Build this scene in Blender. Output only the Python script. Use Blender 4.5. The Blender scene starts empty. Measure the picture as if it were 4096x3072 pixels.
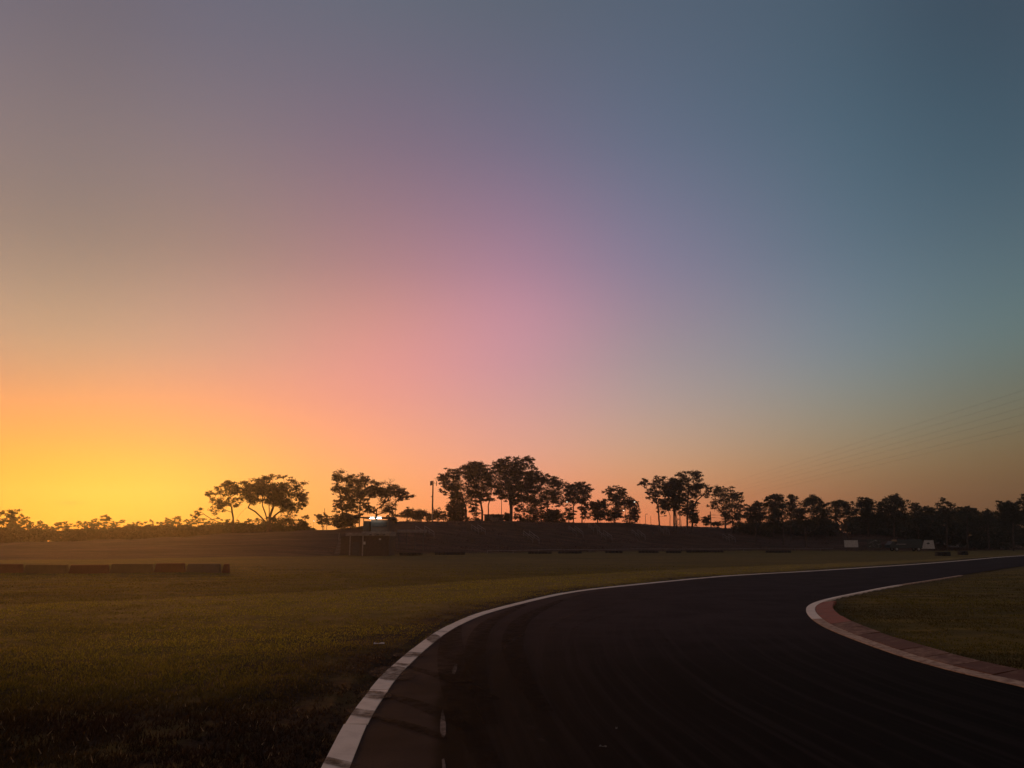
import bpy, math, random
import numpy as np
from mathutils import Vector
S = bpy.context.scene
C = S.collection
HAZE = .0003; HBOX = 720.
random.seed(7); RNG = np.random.default_rng(7)
R = math.radians

# ------------------------------------------------------------------ camera
F = 3072.0; H = 2.2; YH = 2160.0                 # focal length and horizon of the 4096 x 3072 photograph
PITCH = math.atan((YH-1536)/F)
cam = bpy.data.cameras.new('camera'); co = bpy.data.objects.new('camera', cam); C.objects.link(co)
cam.sensor_width = 36; cam.lens = 27; cam.clip_start = 0.1; cam.clip_end = 6000
co.location = (0, 0, H); co.rotation_euler = (math.pi/2+PITCH, 0, 0); S.camera = co

def P(px, py, D):
    cy = 1536-py; fw = F*math.cos(PITCH)-cy*math.sin(PITCH); up = F*math.sin(PITCH)+cy*math.cos(PITCH)
    return (D*(px-2048)/fw, D, H+D*up/fw)
def G(px, py):
    cy = 1536-py; fw = F*math.cos(PITCH)-cy*math.sin(PITCH); up = F*math.sin(PITCH)+cy*math.cos(PITCH)
    D = -H*fw/up
    return (D*(px-2048)/fw, D)

# ------------------------------------------------------------------ sky
def lin(c):
    return tuple(((v/255.)/12.92 if v/255. <= .04045 else ((v/255.+.055)/1.055)**2.4) for v in c)
SX = [0, 400, 800, 1100, 1400, 1800, 2212]
SY = [0, 300, 550, 700, 800, 900, 1000, 1080, 1140]
SC = [
 [(121,110,115),(113,108,120),(104,106,120),(95,102,117),(87,99,116),(75,92,108),(62,78,92)],
 [(142,124,120),(139,122,124),(131,113,127),(119,111,131),(102,110,131),(83,103,119),(70,90,104)],
 [(168,141,122),(172,140,124),(172,131,134),(164,128,146),(134,125,147),(102,117,132),(88,107,115)],
 [(206,163,126),(208,161,134),(212,150,139),(198,145,155),(157,138,150),(120,130,139),(100,117,116)],
 [(224,168,118),(231,170,129),(232,157,142),(206,151,154),(168,148,149),(132,136,136),(108,114,104)],
 [(250,176,100),(252,178,114),(244,165,134),(218,160,147),(186,156,143),(146,137,120),(116,108,86)],
 [(254,196,82),(255,202,95),(252,174,118),(232,166,132),(205,154,119),(156,125,93),(120,96,68)],
 [(255,200,66),(255,204,80),(254,168,96),(243,144,96),(218,130,86),(150,101,70),(106,78,54)],
 [(255,196,60),(255,196,66),(252,152,78),(244,124,76),(224,114,74),(140,88,62),(96,68,48)]]
SCL = np.array([[lin(c) for c in r] for r in SC])
CORR = [[[895,872,815],[850,911,986],[853,969,972],[886,952,929],[894,935,943],[919,948,954],[633,669,705]],[[836,885,919],[918,959,1014],[913,928,987],[867,941,987],[907,985,1000],[874,968,986],[661,777,813]],[[674,795,882],[842,906,908],[904,913,962],[938,935,1000],[902,960,1024],[865,971,987],[789,856,877]],[[776,919,947],[838,937,1068],[975,955,939],[1037,988,1047],[946,951,988],[906,1000,1065],[808,957,929]],[[664,806,918],[743,859,987],[978,916,1012],[942,933,1024],[901,988,1000],[902,1013,1081],[783,850,800]],[[1000,699,713],[1000,695,838],[902,872,987],[944,947,1024],[927,1000,1077],[932,1052,1014],[829,856,717]],[[1000,687,469],[1000,773,568],[1000,896,904],[944,947,1024],[958,1047,944],[967,986,839],[823,776,669]],[[1000,583,289],[1000,618,415],[1000,896,904],[944,947,1024],[958,1047,944],[835,812,739],[695,669,561]],[[1000,583,289],[1000,618,415],[1000,896,904],[944,947,1024],[958,1047,944],[835,812,739],[695,669,561]]]
SCL = SCL*np.array(CORR)/1000.   # brightness the haze adds or takes, undone at the source
def sky_col(az, el):
    """colour of the dusk sky in direction (az from straight ahead, el), degrees"""
    far = 1.0
    if az < -33: az = -66-az                     # past the left edge the glow falls away as it does inside it
    extra = max(0, az-33)
    a = min(az, 33.0); e = max(-1.0, min(el, 44))
    d = (math.sin(R(a))*math.cos(R(e)), math.cos(R(a))*math.cos(R(e)), math.sin(R(e)))
    fwv = d[1]*math.cos(PITCH)+d[2]*math.sin(PITCH); upv = -d[1]*math.sin(PITCH)+d[2]*math.cos(PITCH)
    px = (2048+F*d[0]/fwv)/1.8517; py = (1536-F*upv/fwv)/1.8517
    px = min(max(px, 0), 2211.9); py = min(max(py, 0), 1139.9)
    i = np.searchsorted(SX, px, side='right')-1; j = np.searchsorted(SY, py, side='right')-1
    i = min(i, len(SX)-2); j = min(j, len(SY)-2)
    tx = (px-SX[i])/(SX[i+1]-SX[i]); ty = (py-SY[j])/(SY[j+1]-SY[j])
    c = (SCL[j][i]*(1-tx)+SCL[j][i+1]*tx)*(1-ty)+(SCL[j+1][i]*(1-tx)+SCL[j+1][i+1]*tx)*ty
    if extra > 0:
        t = min(1, extra/70.); t = t*t*(3-2*t)
        c = c*(1-t)+np.array(lin((124, 104, 98)))*t*.95
    if el > 40:
        t = min(1, (el-40)/50.); c = c*(1-.2*t)
    path = min(HBOX, 46/max(.01, math.sin(R(max(el, .6)))))       # light lost on its way through the haze
    return c*math.exp(HAZE*path*.75)

W = bpy.data.worlds.new('World'); S.world = W; W.use_nodes = True
nt = W.node_tree; N = nt.nodes; L = nt.links; N.clear()
def vm(op, a=None, b=None):
    n = N.new('ShaderNodeMath'); n.operation = op
    for k, v in enumerate((a, b)):
        if v is None: continue
        if isinstance(v, (int, float)): n.inputs[k].default_value = v
        else: L.new(v, n.inputs[k])
    return n.outputs[0]
tc = N.new('ShaderNodeTexCoord'); sep = N.new('ShaderNodeSeparateXYZ'); L.new(tc.outputs['Generated'], sep.inputs[0])
az = vm('ARCTAN2', sep.outputs[0], sep.outputs[1])
azn = vm('ADD', vm('DIVIDE', az, 2*math.pi), .5)
elv = vm('ARCSINE', sep.outputs[2])
eln = vm('DIVIDE', vm('ADD', elv, R(5)), R(95))
AZ = [-180,-130,-90,-62,-46,-38,-32,-26,-20,-15,-10,-5,0,5,10,15,20,25,30,35,44,60,80,110,180]
EL = [-5,-2,0,2,4.5,7,10,13,16.5,20,24,28.5,33.5,39,48,64,90]
acc = None
for k, e in enumerate(EL):
    r = N.new('ShaderNodeValToRGB'); r.color_ramp.interpolation = 'B_SPLINE'
    while len(r.color_ramp.elements) > 1: r.color_ramp.elements.remove(r.color_ramp.elements[-1])
    for i, a in enumerate(AZ):
        pos = a/360+.5
        el_ = r.color_ramp.elements[0] if i == 0 else r.color_ramp.elements.new(pos)
        el_.position = pos; c = sky_col(a, e); el_.color = (c[0], c[1], c[2], 1)
    L.new(azn, r.inputs[0])
    w = N.new('ShaderNodeValToRGB'); w.color_ramp.interpolation = 'B_SPLINE'
    while len(w.color_ramp.elements) > 1: w.color_ramp.elements.remove(w.color_ramp.elements[-1])
    for i, ee in enumerate(EL):
        pos = (ee+5)/95.
        el_ = w.color_ramp.elements[0] if i == 0 else w.color_ramp.elements.new(pos)
        el_.position = pos; v = 1.0 if i == k else 0.0; el_.color = (v, v, v, 1)
    L.new(eln, w.inputs[0])
    m = N.new('ShaderNodeVectorMath'); m.operation = 'MULTIPLY'
    L.new(r.outputs[0], m.inputs[0]); L.new(w.outputs[0], m.inputs[1])
    if acc is None: acc = m.outputs[0]
    else:
        a_ = N.new('ShaderNodeVectorMath'); a_.operation = 'ADD'; L.new(acc, a_.inputs[0]); L.new(m.outputs[0], a_.inputs[1]); acc = a_.outputs[0]
# one thin smear of cloud low in the glow, straight over the far left trees
cl_az = math.atan((262-2048)/3135); cl_el = math.atan((2160-2013)/3600)
du = vm('DIVIDE', vm('SUBTRACT', az, cl_az), R(.75)); dv = vm('DIVIDE', vm('SUBTRACT', elv, cl_el), R(.15))
q = vm('ADD', vm('MULTIPLY', du, du), vm('MULTIPLY', dv, dv))
cm = vm('MULTIPLY', vm('EXPONENT', vm('MULTIPLY', q, -1.0)), .22)
mx = N.new('ShaderNodeMix'); mx.data_type = 'RGBA'; L.new(cm, mx.inputs[0]); L.new(acc, mx.inputs[6]); mx.inputs[7].default_value = (.55, .2, .05, 1)
bg = N.new('ShaderNodeBackground'); L.new(mx.outputs[2], bg.inputs[0]); bg.inputs[1].default_value = 1.0
wo = N.new('ShaderNodeOutputWorld'); L.new(bg.outputs[0], wo.inputs[0])

# the sun has all but set behind the trees on the left: a faint, broad, orange lamp
sd = bpy.data.lights.new('sun', 'SUN'); sd.energy = 1.35; sd.angle = R(9); sd.color = (1, .37, .06)
so = bpy.data.objects.new('sun', sd); C.objects.link(so)
saz = R(-27); sel = R(3.5)
so.rotation_euler = Vector((-math.sin(saz)*math.cos(sel), -math.cos(saz)*math.cos(sel), -math.sin(sel))).to_track_quat('-Z', 'Y').to_euler()
S.view_settings.view_transform = 'Standard'; S.view_settings.look = 'None'; S.view_settings.exposure = 0; S.view_settings.gamma = 1
S.view_settings.use_curve_mapping = False
S.render.engine = 'CYCLES'
try:
    S.cycles.use_denoising = True; S.cycles.denoiser = 'OPENIMAGEDENOISE'
except Exception: pass
S.cycles.max_bounces = 5; S.cycles.diffuse_bounces = 3; S.cycles.glossy_bounces = 2; S.cycles.transmission_bounces = 3
S.cycles.transparent_max_bounces = 12; S.cycles.volume_bounces = 0
S.cycles.sample_clamp_indirect = 4

# ------------------------------------------------------------------ materials
def mat(name):
    m = bpy.data.materials.new(name); m.use_nodes = True
    return m, m.node_tree.nodes, m.node_tree.links, m.node_tree.nodes['Principled BSDF']
def simple(name, c1, c2, scale=6., rough=.85, bump=.0, spec=.3, detail=6, dist=.02, coord='Object'):
    m, n, l, b = mat(name)
    t = n.new('ShaderNodeTexCoord'); x = n.new('ShaderNodeTexNoise'); x.inputs['Scale'].default_value = scale; x.inputs['Detail'].default_value = detail
    x.inputs['Roughness'].default_value = .65
    l.new(t.outputs[coord], x.inputs['Vector'])
    r = n.new('ShaderNodeValToRGB'); r.color_ramp.elements[0].position = .35; r.color_ramp.elements[1].position = .68
    r.color_ramp.elements[0].color = (*c1, 1); r.color_ramp.elements[1].color = (*c2, 1)
    l.new(x.outputs['Fac'], r.inputs[0]); l.new(r.outputs[0], b.inputs['Base Color'])
    b.inputs['Roughness'].default_value = rough; b.inputs['Specular IOR Level'].default_value = spec
    if bump:
        k = n.new('ShaderNodeBump'); k.inputs['Strength'].default_value = bump; k.inputs['Distance'].default_value = dist
        l.new(x.outputs['Fac'], k.inputs['Height']); l.new(k.outputs[0], b.inputs['Normal'])
    return m
def mixc(n, l, fac, a, b):
    x = n.new('ShaderNodeMix'); x.data_type = 'RGBA'
    for i, v in ((0, fac), (6, a), (7, b)):
        if isinstance(v, (tuple, list)): x.inputs[i].default_value = (*v, 1)
        elif isinstance(v, (int, float)): x.inputs[i].default_value = v
        else: l.new(v, x.inputs[i])
    return x.outputs[2]
def noise(n, l, vec, scale, detail=5, rough=.6, lo=.35, hi=.65):
    x = n.new('ShaderNodeTexNoise'); x.inputs['Scale'].default_value = scale; x.inputs['Detail'].default_value = detail; x.inputs['Roughness'].default_value = rough
    l.new(vec, x.inputs['Vector'])
    r = n.new('ShaderNodeMapRange'); r.interpolation_type = 'SMOOTHSTEP'
    r.inputs[1].default_value = lo; r.inputs[2].default_value = hi; l.new(x.outputs['Fac'], r.inputs[0])
    return r.outputs[0], x.outputs['Fac']
def mapping(n, l, vec, sc, rot=(0,0,0)):
    x = n.new('ShaderNodeMapping'); x.inputs['Scale'].default_value = sc; x.inputs['Rotation'].default_value = rot; l.new(vec, x.inputs['Vector'])
    return x.outputs[0]
def nmath(n, l, op, a, b=None, clamp=False):
    x = n.new('ShaderNodeMath'); x.operation = op; x.use_clamp = clamp
    for k, v in enumerate((a, b)):
        if v is None: continue
        if isinstance(v, (int, float)): x.inputs[k].default_value = v
        else: l.new(v, x.inputs[k])
    return x.outputs[0]

M = {}
# --- grassland, with attributes: dirt (worn strip beside the track and painted foreground shade), verge (mown run-off), bank
m, n, l, b = mat('grassland'); M['ground'] = m
t = n.new('ShaderNodeTexCoord').outputs['Object']
def attr(nm):
    a = n.new('ShaderNodeAttribute'); a.attribute_name = nm; return a.outputs['Fac']
big, _ = noise(n, l, t, .12, 4); mid, _ = noise(n, l, t, 1.1, 5); fine, ff = noise(n, l, t, 9, 8, .75, .3, .7)
streak, _ = noise(n, l, mapping(n, l, t, (.05, .6, 1), (0, 0, -.12)), 1.0, 6, .7, .38, .62)
lawn = mixc(n, l, mid, (.13, .095, .015), (.21, .14, .024))
lawn = mixc(n, l, streak, lawn, (.09, .068, .012))
vergec = mixc(n, l, mid, (.20, .145, .03), (.28, .19, .046))
c = mixc(n, l, attr('verge'), lawn, vergec)
dirtn = mixc(n, l, fine, (.008, .005, .0032), (.040, .023, .014))
dm = nmath(n, l, 'MULTIPLY', attr('dirt'), nmath(n, l, 'ADD', .55, mid), True)
c = mixc(n, l, dm, c, dirtn)
bstr, _ = noise(n, l, mapping(n, l, t, (.03, .03, 1.6)), 1.0, 6, .7, .4, .6)
bfine, _ = noise(n, l, t, 1.6, 7, .75, .35, .68)
bankc = mixc(n, l, big, (.085, .042, .032), (.15, .076, .058))
bankc = mixc(n, l, nmath(n, l, 'MULTIPLY', bstr, .6), bankc, (.145, .085, .06))
bankc = mixc(n, l, nmath(n, l, 'MULTIPLY', bfine, .5), bankc, (.022, .012, .009))
bankc = mixc(n, l, streak, bankc, (.040, .025, .017))
c = mixc(n, l, attr('bank'), c, bankc)
c = mixc(n, l, nmath(n, l, 'MULTIPLY', fine, .45), c, (.035, .024, .008))
l.new(c, b.inputs['Base Color']); b.inputs['Roughness'].default_value = .95; b.inputs['Specular IOR Level'].default_value = .12
k = n.new('ShaderNodeBump'); k.inputs['Strength'].default_value = .9; k.inputs['Distance'].default_value = .06; l.new(ff, k.inputs['Height']); l.new(k.outputs[0], b.inputs['Normal'])

# --- asphalt: UV in metres (u across from the left edge, v along)
m, n, l, b = mat('asphalt'); M['asphalt'] = m
uv = n.new('ShaderNodeUVMap'); uv.uv_map = 'UVMap'; uvo = uv.outputs[0]
ob = n.new('ShaderNodeTexCoord').outputs['Object']
sx = n.new('ShaderNodeSeparateXYZ'); l.new(uvo, sx.inputs[0])
grain, gf = noise(n, l, ob, 55, 5, .8, .3, .7); blot, _ = noise(n, l, ob, .55, 5, .6)
base = mixc(n, l, grain, (.0030, .0024, .0022), (.0100, .0078, .0072))
rub, _ = noise(n, l, mapping(n, l, uvo, (2.2, .11, 1)), 1.0, 5, .6, .42, .66)
rub2, _ = noise(n, l, mapping(n, l, uvo, (5.5, .07, 1), (0, 0, .02)), 1.0, 4, .6, .46, .64)
base = mixc(n, l, nmath(n, l, 'MULTIPLY', rub, .6), base, (.006, .0055, .0055))
base = mixc(n, l, nmath(n, l, 'MULTIPLY', rub2, .5), base, (.026, .020, .020))
dusty = n.new('ShaderNodeMapRange'); dusty.interpolation_type = 'SMOOTHSTEP'; dusty.inputs[1].default_value = 1.2; dusty.inputs[2].default_value = 1.0
wob, wf = noise(n, l, ob, .6, 3); uw = nmath(n, l, 'ADD', sx.outputs[0], nmath(n, l, 'MULTIPLY', nmath(n, l, 'SUBTRACT', wf, .5), .3))
l.new(uw, dusty.inputs[0])
dcol = mixc(n, l, grain, (.042, .028, .024), (.080, .055, .048)); dcol = mixc(n, l, nmath(n, l, 'MULTIPLY', blot, .5), dcol, (.02, .015, .0135))
base = mixc(n, l, dusty.outputs[0], base, dcol)
worn_, _ = noise(n, l, mapping(n, l, ob, (.12, .09, 1), (0, 0, .5)), 1.0, 3, .5, .46, .62)
midw = n.new('ShaderNodeMapRange'); midw.interpolation_type = 'SMOOTHSTEP'; midw.inputs[1].default_value = 12; midw.inputs[2].default_value = 23
sv_ = n.new('ShaderNodeSeparateXYZ'); l.new(ob, sv_.inputs[0]); l.new(sv_.outputs[1], midw.inputs[0])      # grazing sky sheen painted into the colour farther ahead, broken by worn patches
sheen_wear = nmath(n, l, 'MULTIPLY', midw.outputs[0], nmath(n, l, 'ADD', .35, nmath(n, l, 'MULTIPLY', blot, .5)))
base = mixc(n, l, sheen_wear, base, (.048, .034, .038))
base = mixc(n, l, nmath(n, l, 'MULTIPLY', blot, .25), base, (.014, .011, .0105))
l.new(base, b.inputs['Base Color']); b.inputs['Roughness'].default_value = .85; b.inputs['Specular IOR Level'].default_value = .02
k = n.new('ShaderNodeBump'); k.inputs['Strength'].default_value = .8; k.inputs['Distance'].default_value = .008; l.new(gf, k.inputs['Height']); l.new(k.outputs[0], b.inputs['Normal'])

def worn(name, paint, under, lo, hi, scale, grime=(.1,.075,.055), rough=.8):
    m, n, l, b = mat(name); ob = n.new('ShaderNodeTexCoord').outputs['Object']
    w, _ = noise(n, l, ob, scale, 8, .75, lo, hi); g, gf = noise(n, l, ob, 2.3, 6, .7, .4, .75)
    oi = n.new('ShaderNodeObjectInfo')
    c = mixc(n, l, w, paint, under); c = mixc(n, l, nmath(n, l, 'MULTIPLY', g, .35), c, grime)
    c = mixc(n, l, nmath(n, l, 'MULTIPLY', oi.outputs['Random'], .15), c, grime)
    l.new(c, b.inputs['Base Color']); b.inputs['Roughness'].default_value = rough; b.inputs['Specular IOR Level'].default_value = .3
    k = n.new('ShaderNodeBump'); k.inputs['Strength'].default_value = .35; k.inputs['Distance'].default_value = .01; l.new(gf, k.inputs['Height']); l.new(k.outputs[0], b.inputs['Normal'])
    return m
M['white'] = worn('worn_white_paint', (.80,.70,.60), (.34,.27,.22), .62, .82, 9, (.30,.22,.17))
M['whitedirty'] = worn('dirty_white_paint', (.52,.37,.265), (.18,.085,.05), .42, .68, 6, (.13,.062,.036))
M['redpaint'] = worn('worn_red_paint', (.30,.085,.05), (.2,.11,.08), .45, .7, 5, (.09,.045,.03))
M['palepaint'] = worn('worn_pale_paint', (.27,.155,.10), (.115,.042,.022), .38, .62, 4.5, (.05,.024,.015))
M['brownpaint'] = worn('worn_brown_paint', (.12,.042,.02), (.24,.135,.085), .5, .72, 4.5, (.04,.018,.011))
M['faded'] = worn('faded_dash_paint', (.125,.108,.10), (.02,.016,.015), .38, .60, 9)
# rubber left on the ground, patchy
m, n, l, b = mat('rubber_mark'); M['rubber'] = m
ob = n.new('ShaderNodeTexCoord').outputs['Object']; w, _ = noise(n, l, ob, 6, 6, .7, .25, .7)
b.inputs['Base Color'].default_value = (.022, .015, .012, 1); b.inputs['Roughness'].default_value = .8; b.inputs['Specular IOR Level'].default_value = .1
l.new(nmath(n, l, 'MULTIPLY', w, .8), b.inputs['Alpha'])
m, n, l, b = mat('rubber_smear'); M['smear'] = m
ob = n.new('ShaderNodeTexCoord').outputs['Object']; w, _ = noise(n, l, ob, 4, 5, .7, .3, .75)
b.inputs['Base Color'].default_value = (.0025, .002, .002, 1); b.inputs['Roughness'].default_value = .85; b.inputs['Specular IOR Level'].default_value = .03
l.new(nmath(n, l, 'MULTIPLY', w, .85), b.inputs['Alpha'])
m, n, l, b = mat('scuff'); M['scuff'] = m
ob = n.new('ShaderNodeTexCoord').outputs['Object']; w, _ = noise(n, l, ob, 3, 5, .75, .42, .75)
b.inputs['Base Color'].default_value = (.05, .04, .037, 1); b.inputs['Roughness'].default_value = .9; b.inputs['Specular IOR Level'].default_value = .05
l.new(nmath(n, l, 'MULTIPLY', w, .55), b.inputs['Alpha'])

M['bark'] = simple('bark', (.045,.032,.024), (.12,.09,.07), 3, .95)
M['palebark'] = simple('pale_bark', (.12,.09,.07), (.24,.19,.15), 3, .9)
def leafmat(name, c1, c2):
    m, n, l, b = mat(name); ob = n.new('ShaderNodeTexCoord').outputs['Object']
    w, _ = noise(n, l, ob, .9, 4); c = mixc(n, l, w, c1, c2)
    l.new(c, b.inputs['Base Color']); b.inputs['Roughness'].default_value = .6; b.inputs['Specular IOR Level'].default_value = .25
    tr = n.new('ShaderNodeBsdfTranslucent'); l.new(c, tr.inputs[0]); ms = n.new('ShaderNodeMixShader'); ms.inputs[0].default_value = .18
    l.new(b.outputs[0], ms.inputs[1]); l.new(tr.outputs[0], ms.inputs[2]); l.new(ms.outputs[0], n['Material Output'].inputs[0])
    return m
M['leaf'] = leafmat('gum_leaves', (.030,.034,.014), (.060,.060,.026))
M['leaf2'] = leafmat('olive_leaves', (.040,.040,.016), (.075,.068,.03))
M['scrub'] = leafmat('scrub_leaves', (.022,.026,.012), (.045,.045,.02))
# grass blades: colour stored on the blades themselves
m, n, l, b = mat('grass_blades'); M['blade'] = m
a = n.new('ShaderNodeVertexColor'); a.layer_name = 'tint'
l.new(a.outputs[0], b.inputs['Base Color']); b.inputs['Roughness'].default_value = .7; b.inputs['Specular IOR Level'].default_value = .15
tr = n.new('ShaderNodeBsdfTranslucent'); l.new(a.outputs[0], tr.inputs[0]); ms = n.new('ShaderNodeMixShader'); ms.inputs[0].default_value = .45
l.new(b.outputs[0], ms.inputs[1]); l.new(tr.outputs[0], ms.inputs[2]); l.new(ms.outputs[0], n['Material Output'].inputs[0])
M['stepstone'] = simple('step_concrete', (.06,.045,.038), (.11,.082,.07), 3, .9)
M['concrete'] = simple('concrete', (.16,.14,.125), (.30,.26,.235), 2.2, .9, .2)
M['darkwall'] = simple('dark_cladding', (.065,.045,.038), (.10,.07,.058), 3, .8)
M['steel'] = simple('galvanised_steel', (.20,.17,.16), (.32,.28,.26), 5, .5)
M['darksteel'] = simple('dark_steel', (.05,.045,.042), (.09,.08,.075), 5, .6)
M['tyre'] = simple('tyre_rubber', (.012,.011,.011), (.03,.027,.025), 7, .8)
M['signwhite'] = simple('sign_white', (.40,.39,.37), (.58,.56,.53), 3.5, .7)
M['signdark'] = simple('sign_dark', (.018,.022,.022), (.035,.042,.042), 3, .7)
M['vehicle'] = simple('dark_green_paint', (.010,.022,.022), (.018,.034,.034), 2, .4, spec=.5)
M['glass'] = simple('dark_glass', (.02,.025,.026), (.03,.035,.036), 2, .1, spec=.6)
M['red'] = simple('dull_red_block', (.14,.056,.030), (.19,.075,.040), 1.3, .9)
M['grey'] = simple('dull_grey_block', (.13,.082,.04), (.17,.108,.052), 1.3, .9)
M['mauve'] = simple('mauve_grey_block', (.11,.076,.06), (.15,.105,.082), 1.3, .9)
M['litter'] = simple('paper_litter', (.4,.38,.36), (.6,.57,.54), 9, .8)
M['sliver'] = simple('dull_sliver', (.16,.14,.13), (.26,.24,.22), 9, .8)
M['insul'] = simple('wire', (.03,.028,.026), (.05,.045,.04), 5, .6)
m, n, l, b = mat('smeared_print'); M['print'] = m
ob = n.new('ShaderNodeTexCoord').outputs['Object']
w, _ = noise(n, l, mapping(n, l, ob, (1.2, 1, 3.2)), 1.3, 4, .6, .5, .66); l.new(mixc(n, l, w, (.022,.026,.025), (.22,.215,.20)), b.inputs['Base Color']); b.inputs['Roughness'].default_value = .7
def emis(name, col, s):
    m, n, l, b = mat(name); b.inputs['Base Color'].default_value = (.8,.8,.8,1); b.inputs['Emission Color'].default_value = (*col, 1); b.inputs['Emission Strength'].default_value = s
    return m
M['lamp'] = emis('lit_lamp', (.86, 1, .92), 9); M['lampwarm'] = emis('lit_street_lamp', (1, .93, .72), 2.2)

# ------------------------------------------------------------------ mesh helpers
def tag(o, label=None, cat=None, group=None, kind=None):
    for k, v in (('label', label), ('category', cat), ('group', group), ('kind', kind)):
        if v: o[k] = v
    return o
def empty(name, loc, rz=0):
    o = bpy.data.objects.new(name, None); C.objects.link(o); o.location = loc; o.rotation_euler[2] = rz; o.empty_display_size = .3; return o
def link(name, me, mt, parent=None, loc=(0,0,0), smooth=False):
    if mt is not None and not me.materials: me.materials.append(mt)
    o = bpy.data.objects.new(name, me); C.objects.link(o); o.location = loc
    if parent: o.parent = parent
    if smooth: me.polygons.foreach_set('use_smooth', [True]*len(me.polygons))
    return o
class MB:
    def __init__(s): s.v = []; s.f = []
    def box(s, c, d, rz=0, top=1.0, topy=None):
        topy = top if topy is None else topy
        b = len(s.v); x, y, z = (k/2 for k in d); cr, sr = math.cos(rz), math.sin(rz)
        for zz, k, ky in ((-z, 1, 1), (z, top, topy)):
            for a, e in ((-x,-y),(x,-y),(x,y),(-x,y)):
                a *= k; e *= ky; s.v.append((c[0]+a*cr-e*sr, c[1]+a*sr+e*cr, c[2]+zz))
        s.f += [tuple(b+i for i in q) for q in ((3,2,1,0),(4,5,6,7),(0,1,5,4),(1,2,6,5),(2,3,7,6),(3,0,4,7))]; return s
    def tube(s, a, b_, r0, r1=None, k=6, cap=True):
        r1 = r0 if r1 is None else r1; a = Vector(a); e = Vector(b_); d = e-a
        if d.length < 1e-6: return s
        q = d.to_track_quat('Z', 'Y'); base = len(s.v)
        for p, r in ((a, r0), (e, r1)):
            for i in range(k):
                t = 2*math.pi*i/k; s.v.append(tuple(p+q @ Vector((r*math.cos(t), r*math.sin(t), 0))))
        for i in range(k): s.f.append((base+i, base+(i+1) % k, base+k+(i+1) % k, base+k+i))
        if cap: s.f.append(tuple(base+i for i in reversed(range(k)))); s.f.append(tuple(base+k+i for i in range(k)))
        return s
    def torus(s, c, r, rt, ax='z', ka=14, kb=6):
        base = len(s.v)
        for i in range(ka):
            t = 2*math.pi*i/ka
            for j in range(kb):
                u = 2*math.pi*j/kb; rr = r+rt*math.cos(u); p = (rr*math.cos(t), rr*math.sin(t), rt*math.sin(u))
                if ax == 'y': p = (p[0], p[2], p[1])
                s.v.append((c[0]+p[0], c[1]+p[1], c[2]+p[2]))
        for i in range(ka):
            for j in range(kb):
                s.f.append((base+i*kb+j, base+((i+1) % ka)*kb+j, base+((i+1) % ka)*kb+(j+1) % kb, base+i*kb+(j+1) % kb))
        return s
    def poly(s, pts):
        b = len(s.v); s.v += [tuple(p) for p in pts]; s.f.append(tuple(range(b, b+len(pts)))); return s
    def mesh(s, name='m'):
        me = bpy.data.meshes.new(name); me.from_pydata(s.v, [], s.f); me.update(); return me
    def build(s, name, mt, parent=None, loc=(0,0,0), smooth=False, bevel=0):
        o = link(name, s.mesh(name), mt, parent, loc, smooth)
        if bevel:
            bv = o.modifiers.new('bevel', 'BEVEL'); bv.width = bevel; bv.segments = 2
        return o
def quads_mesh(name, V, k=4):
    """V: (n, k, 3) -> mesh of n separate k-gons"""
    n = len(V); me = bpy.data.meshes.new(name)
    me.vertices.add(n*k); me.vertices.foreach_set('co', V.reshape(-1).astype(np.float32))
    me.loops.add(n*k); me.loops.foreach_set('vertex_index', np.arange(n*k, dtype=np.int32))
    me.polygons.add(n); me.polygons.foreach_set('loop_start', np.arange(0, n*k, k, dtype=np.int32))
    me.update(calc_edges=True); return me

# ------------------------------------------------------------------ the track's two edges on the ground
A_px = [(1288,3072),(1372,2905),(1419,2835),(1460,2784),(1521,2709),(1572,2663),(1647,2598),(1735,2533),(1851,2474),(1958,2440),(2084,2408),(2217,2378),(2335,2359),(2511,2341),(2688,2323),(2864,2306),(3040,2295),(3217,2286),(3400,2274),(3650,2258),(3841,2243),(4013,2227)]
A = [(3.0,-14), (.6,-8), (-.7,-2), (-1.45,3.5)]+[G(*q) for q in A_px]+[(82,121),(100,134),(125,144),(160,148),(200,146)]
C_px = [(4096,2263),(3910,2290),(3730,2319),(3550,2346),(3415,2373),(3325,2391),(3258,2409),(3228,2425),(3222,2443),(3235,2466),(3267,2493),(3312,2517),(3393,2551),(3496,2589),(3618,2632),(3775,2677),(3910,2709),(4096,2749)]
Cc = [(15.5,-14),(11.5,-5),(9.4,2),(8.4,8)]+[G(*q) for q in reversed(C_px)]+[(60,85),(84,107),(105,122),(130,131),(162,135),(200,133)]
def smooth(pts, step=.5, it=2):
    p = np.array(pts, float)
    for _ in range(3):                                # Chaikin-like relaxation, keeps the ends
        q = [p[0]]
        for i in range(len(p)-1): q += [p[i]*.75+p[i+1]*.25, p[i]*.25+p[i+1]*.75]
        q.append(p[-1]); p = np.array(q)
    d = np.r_[0, np.cumsum(np.hypot(*np.diff(p, axis=0).T))]
    s = np.linspace(0, d[-1], int(d[-1]/step)+1)
    return np.c_[np.interp(s, d, p[:,0]), np.interp(s, d, p[:,1])], s
AS, As = smooth(A); CS, Cs = smooth(Cc)
def normals(p):
    t = np.gradient(p, axis=0); t /= np.linalg.norm(t, axis=1)[:,None]; return np.c_[-t[:,1], t[:,0]]     # to the left of travel
AN = normals(AS); CN = normals(CS)
def near(pl, x, y):
    i = int(np.argmin((pl[:,0]-x)**2+(pl[:,1]-y)**2)); return i
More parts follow.
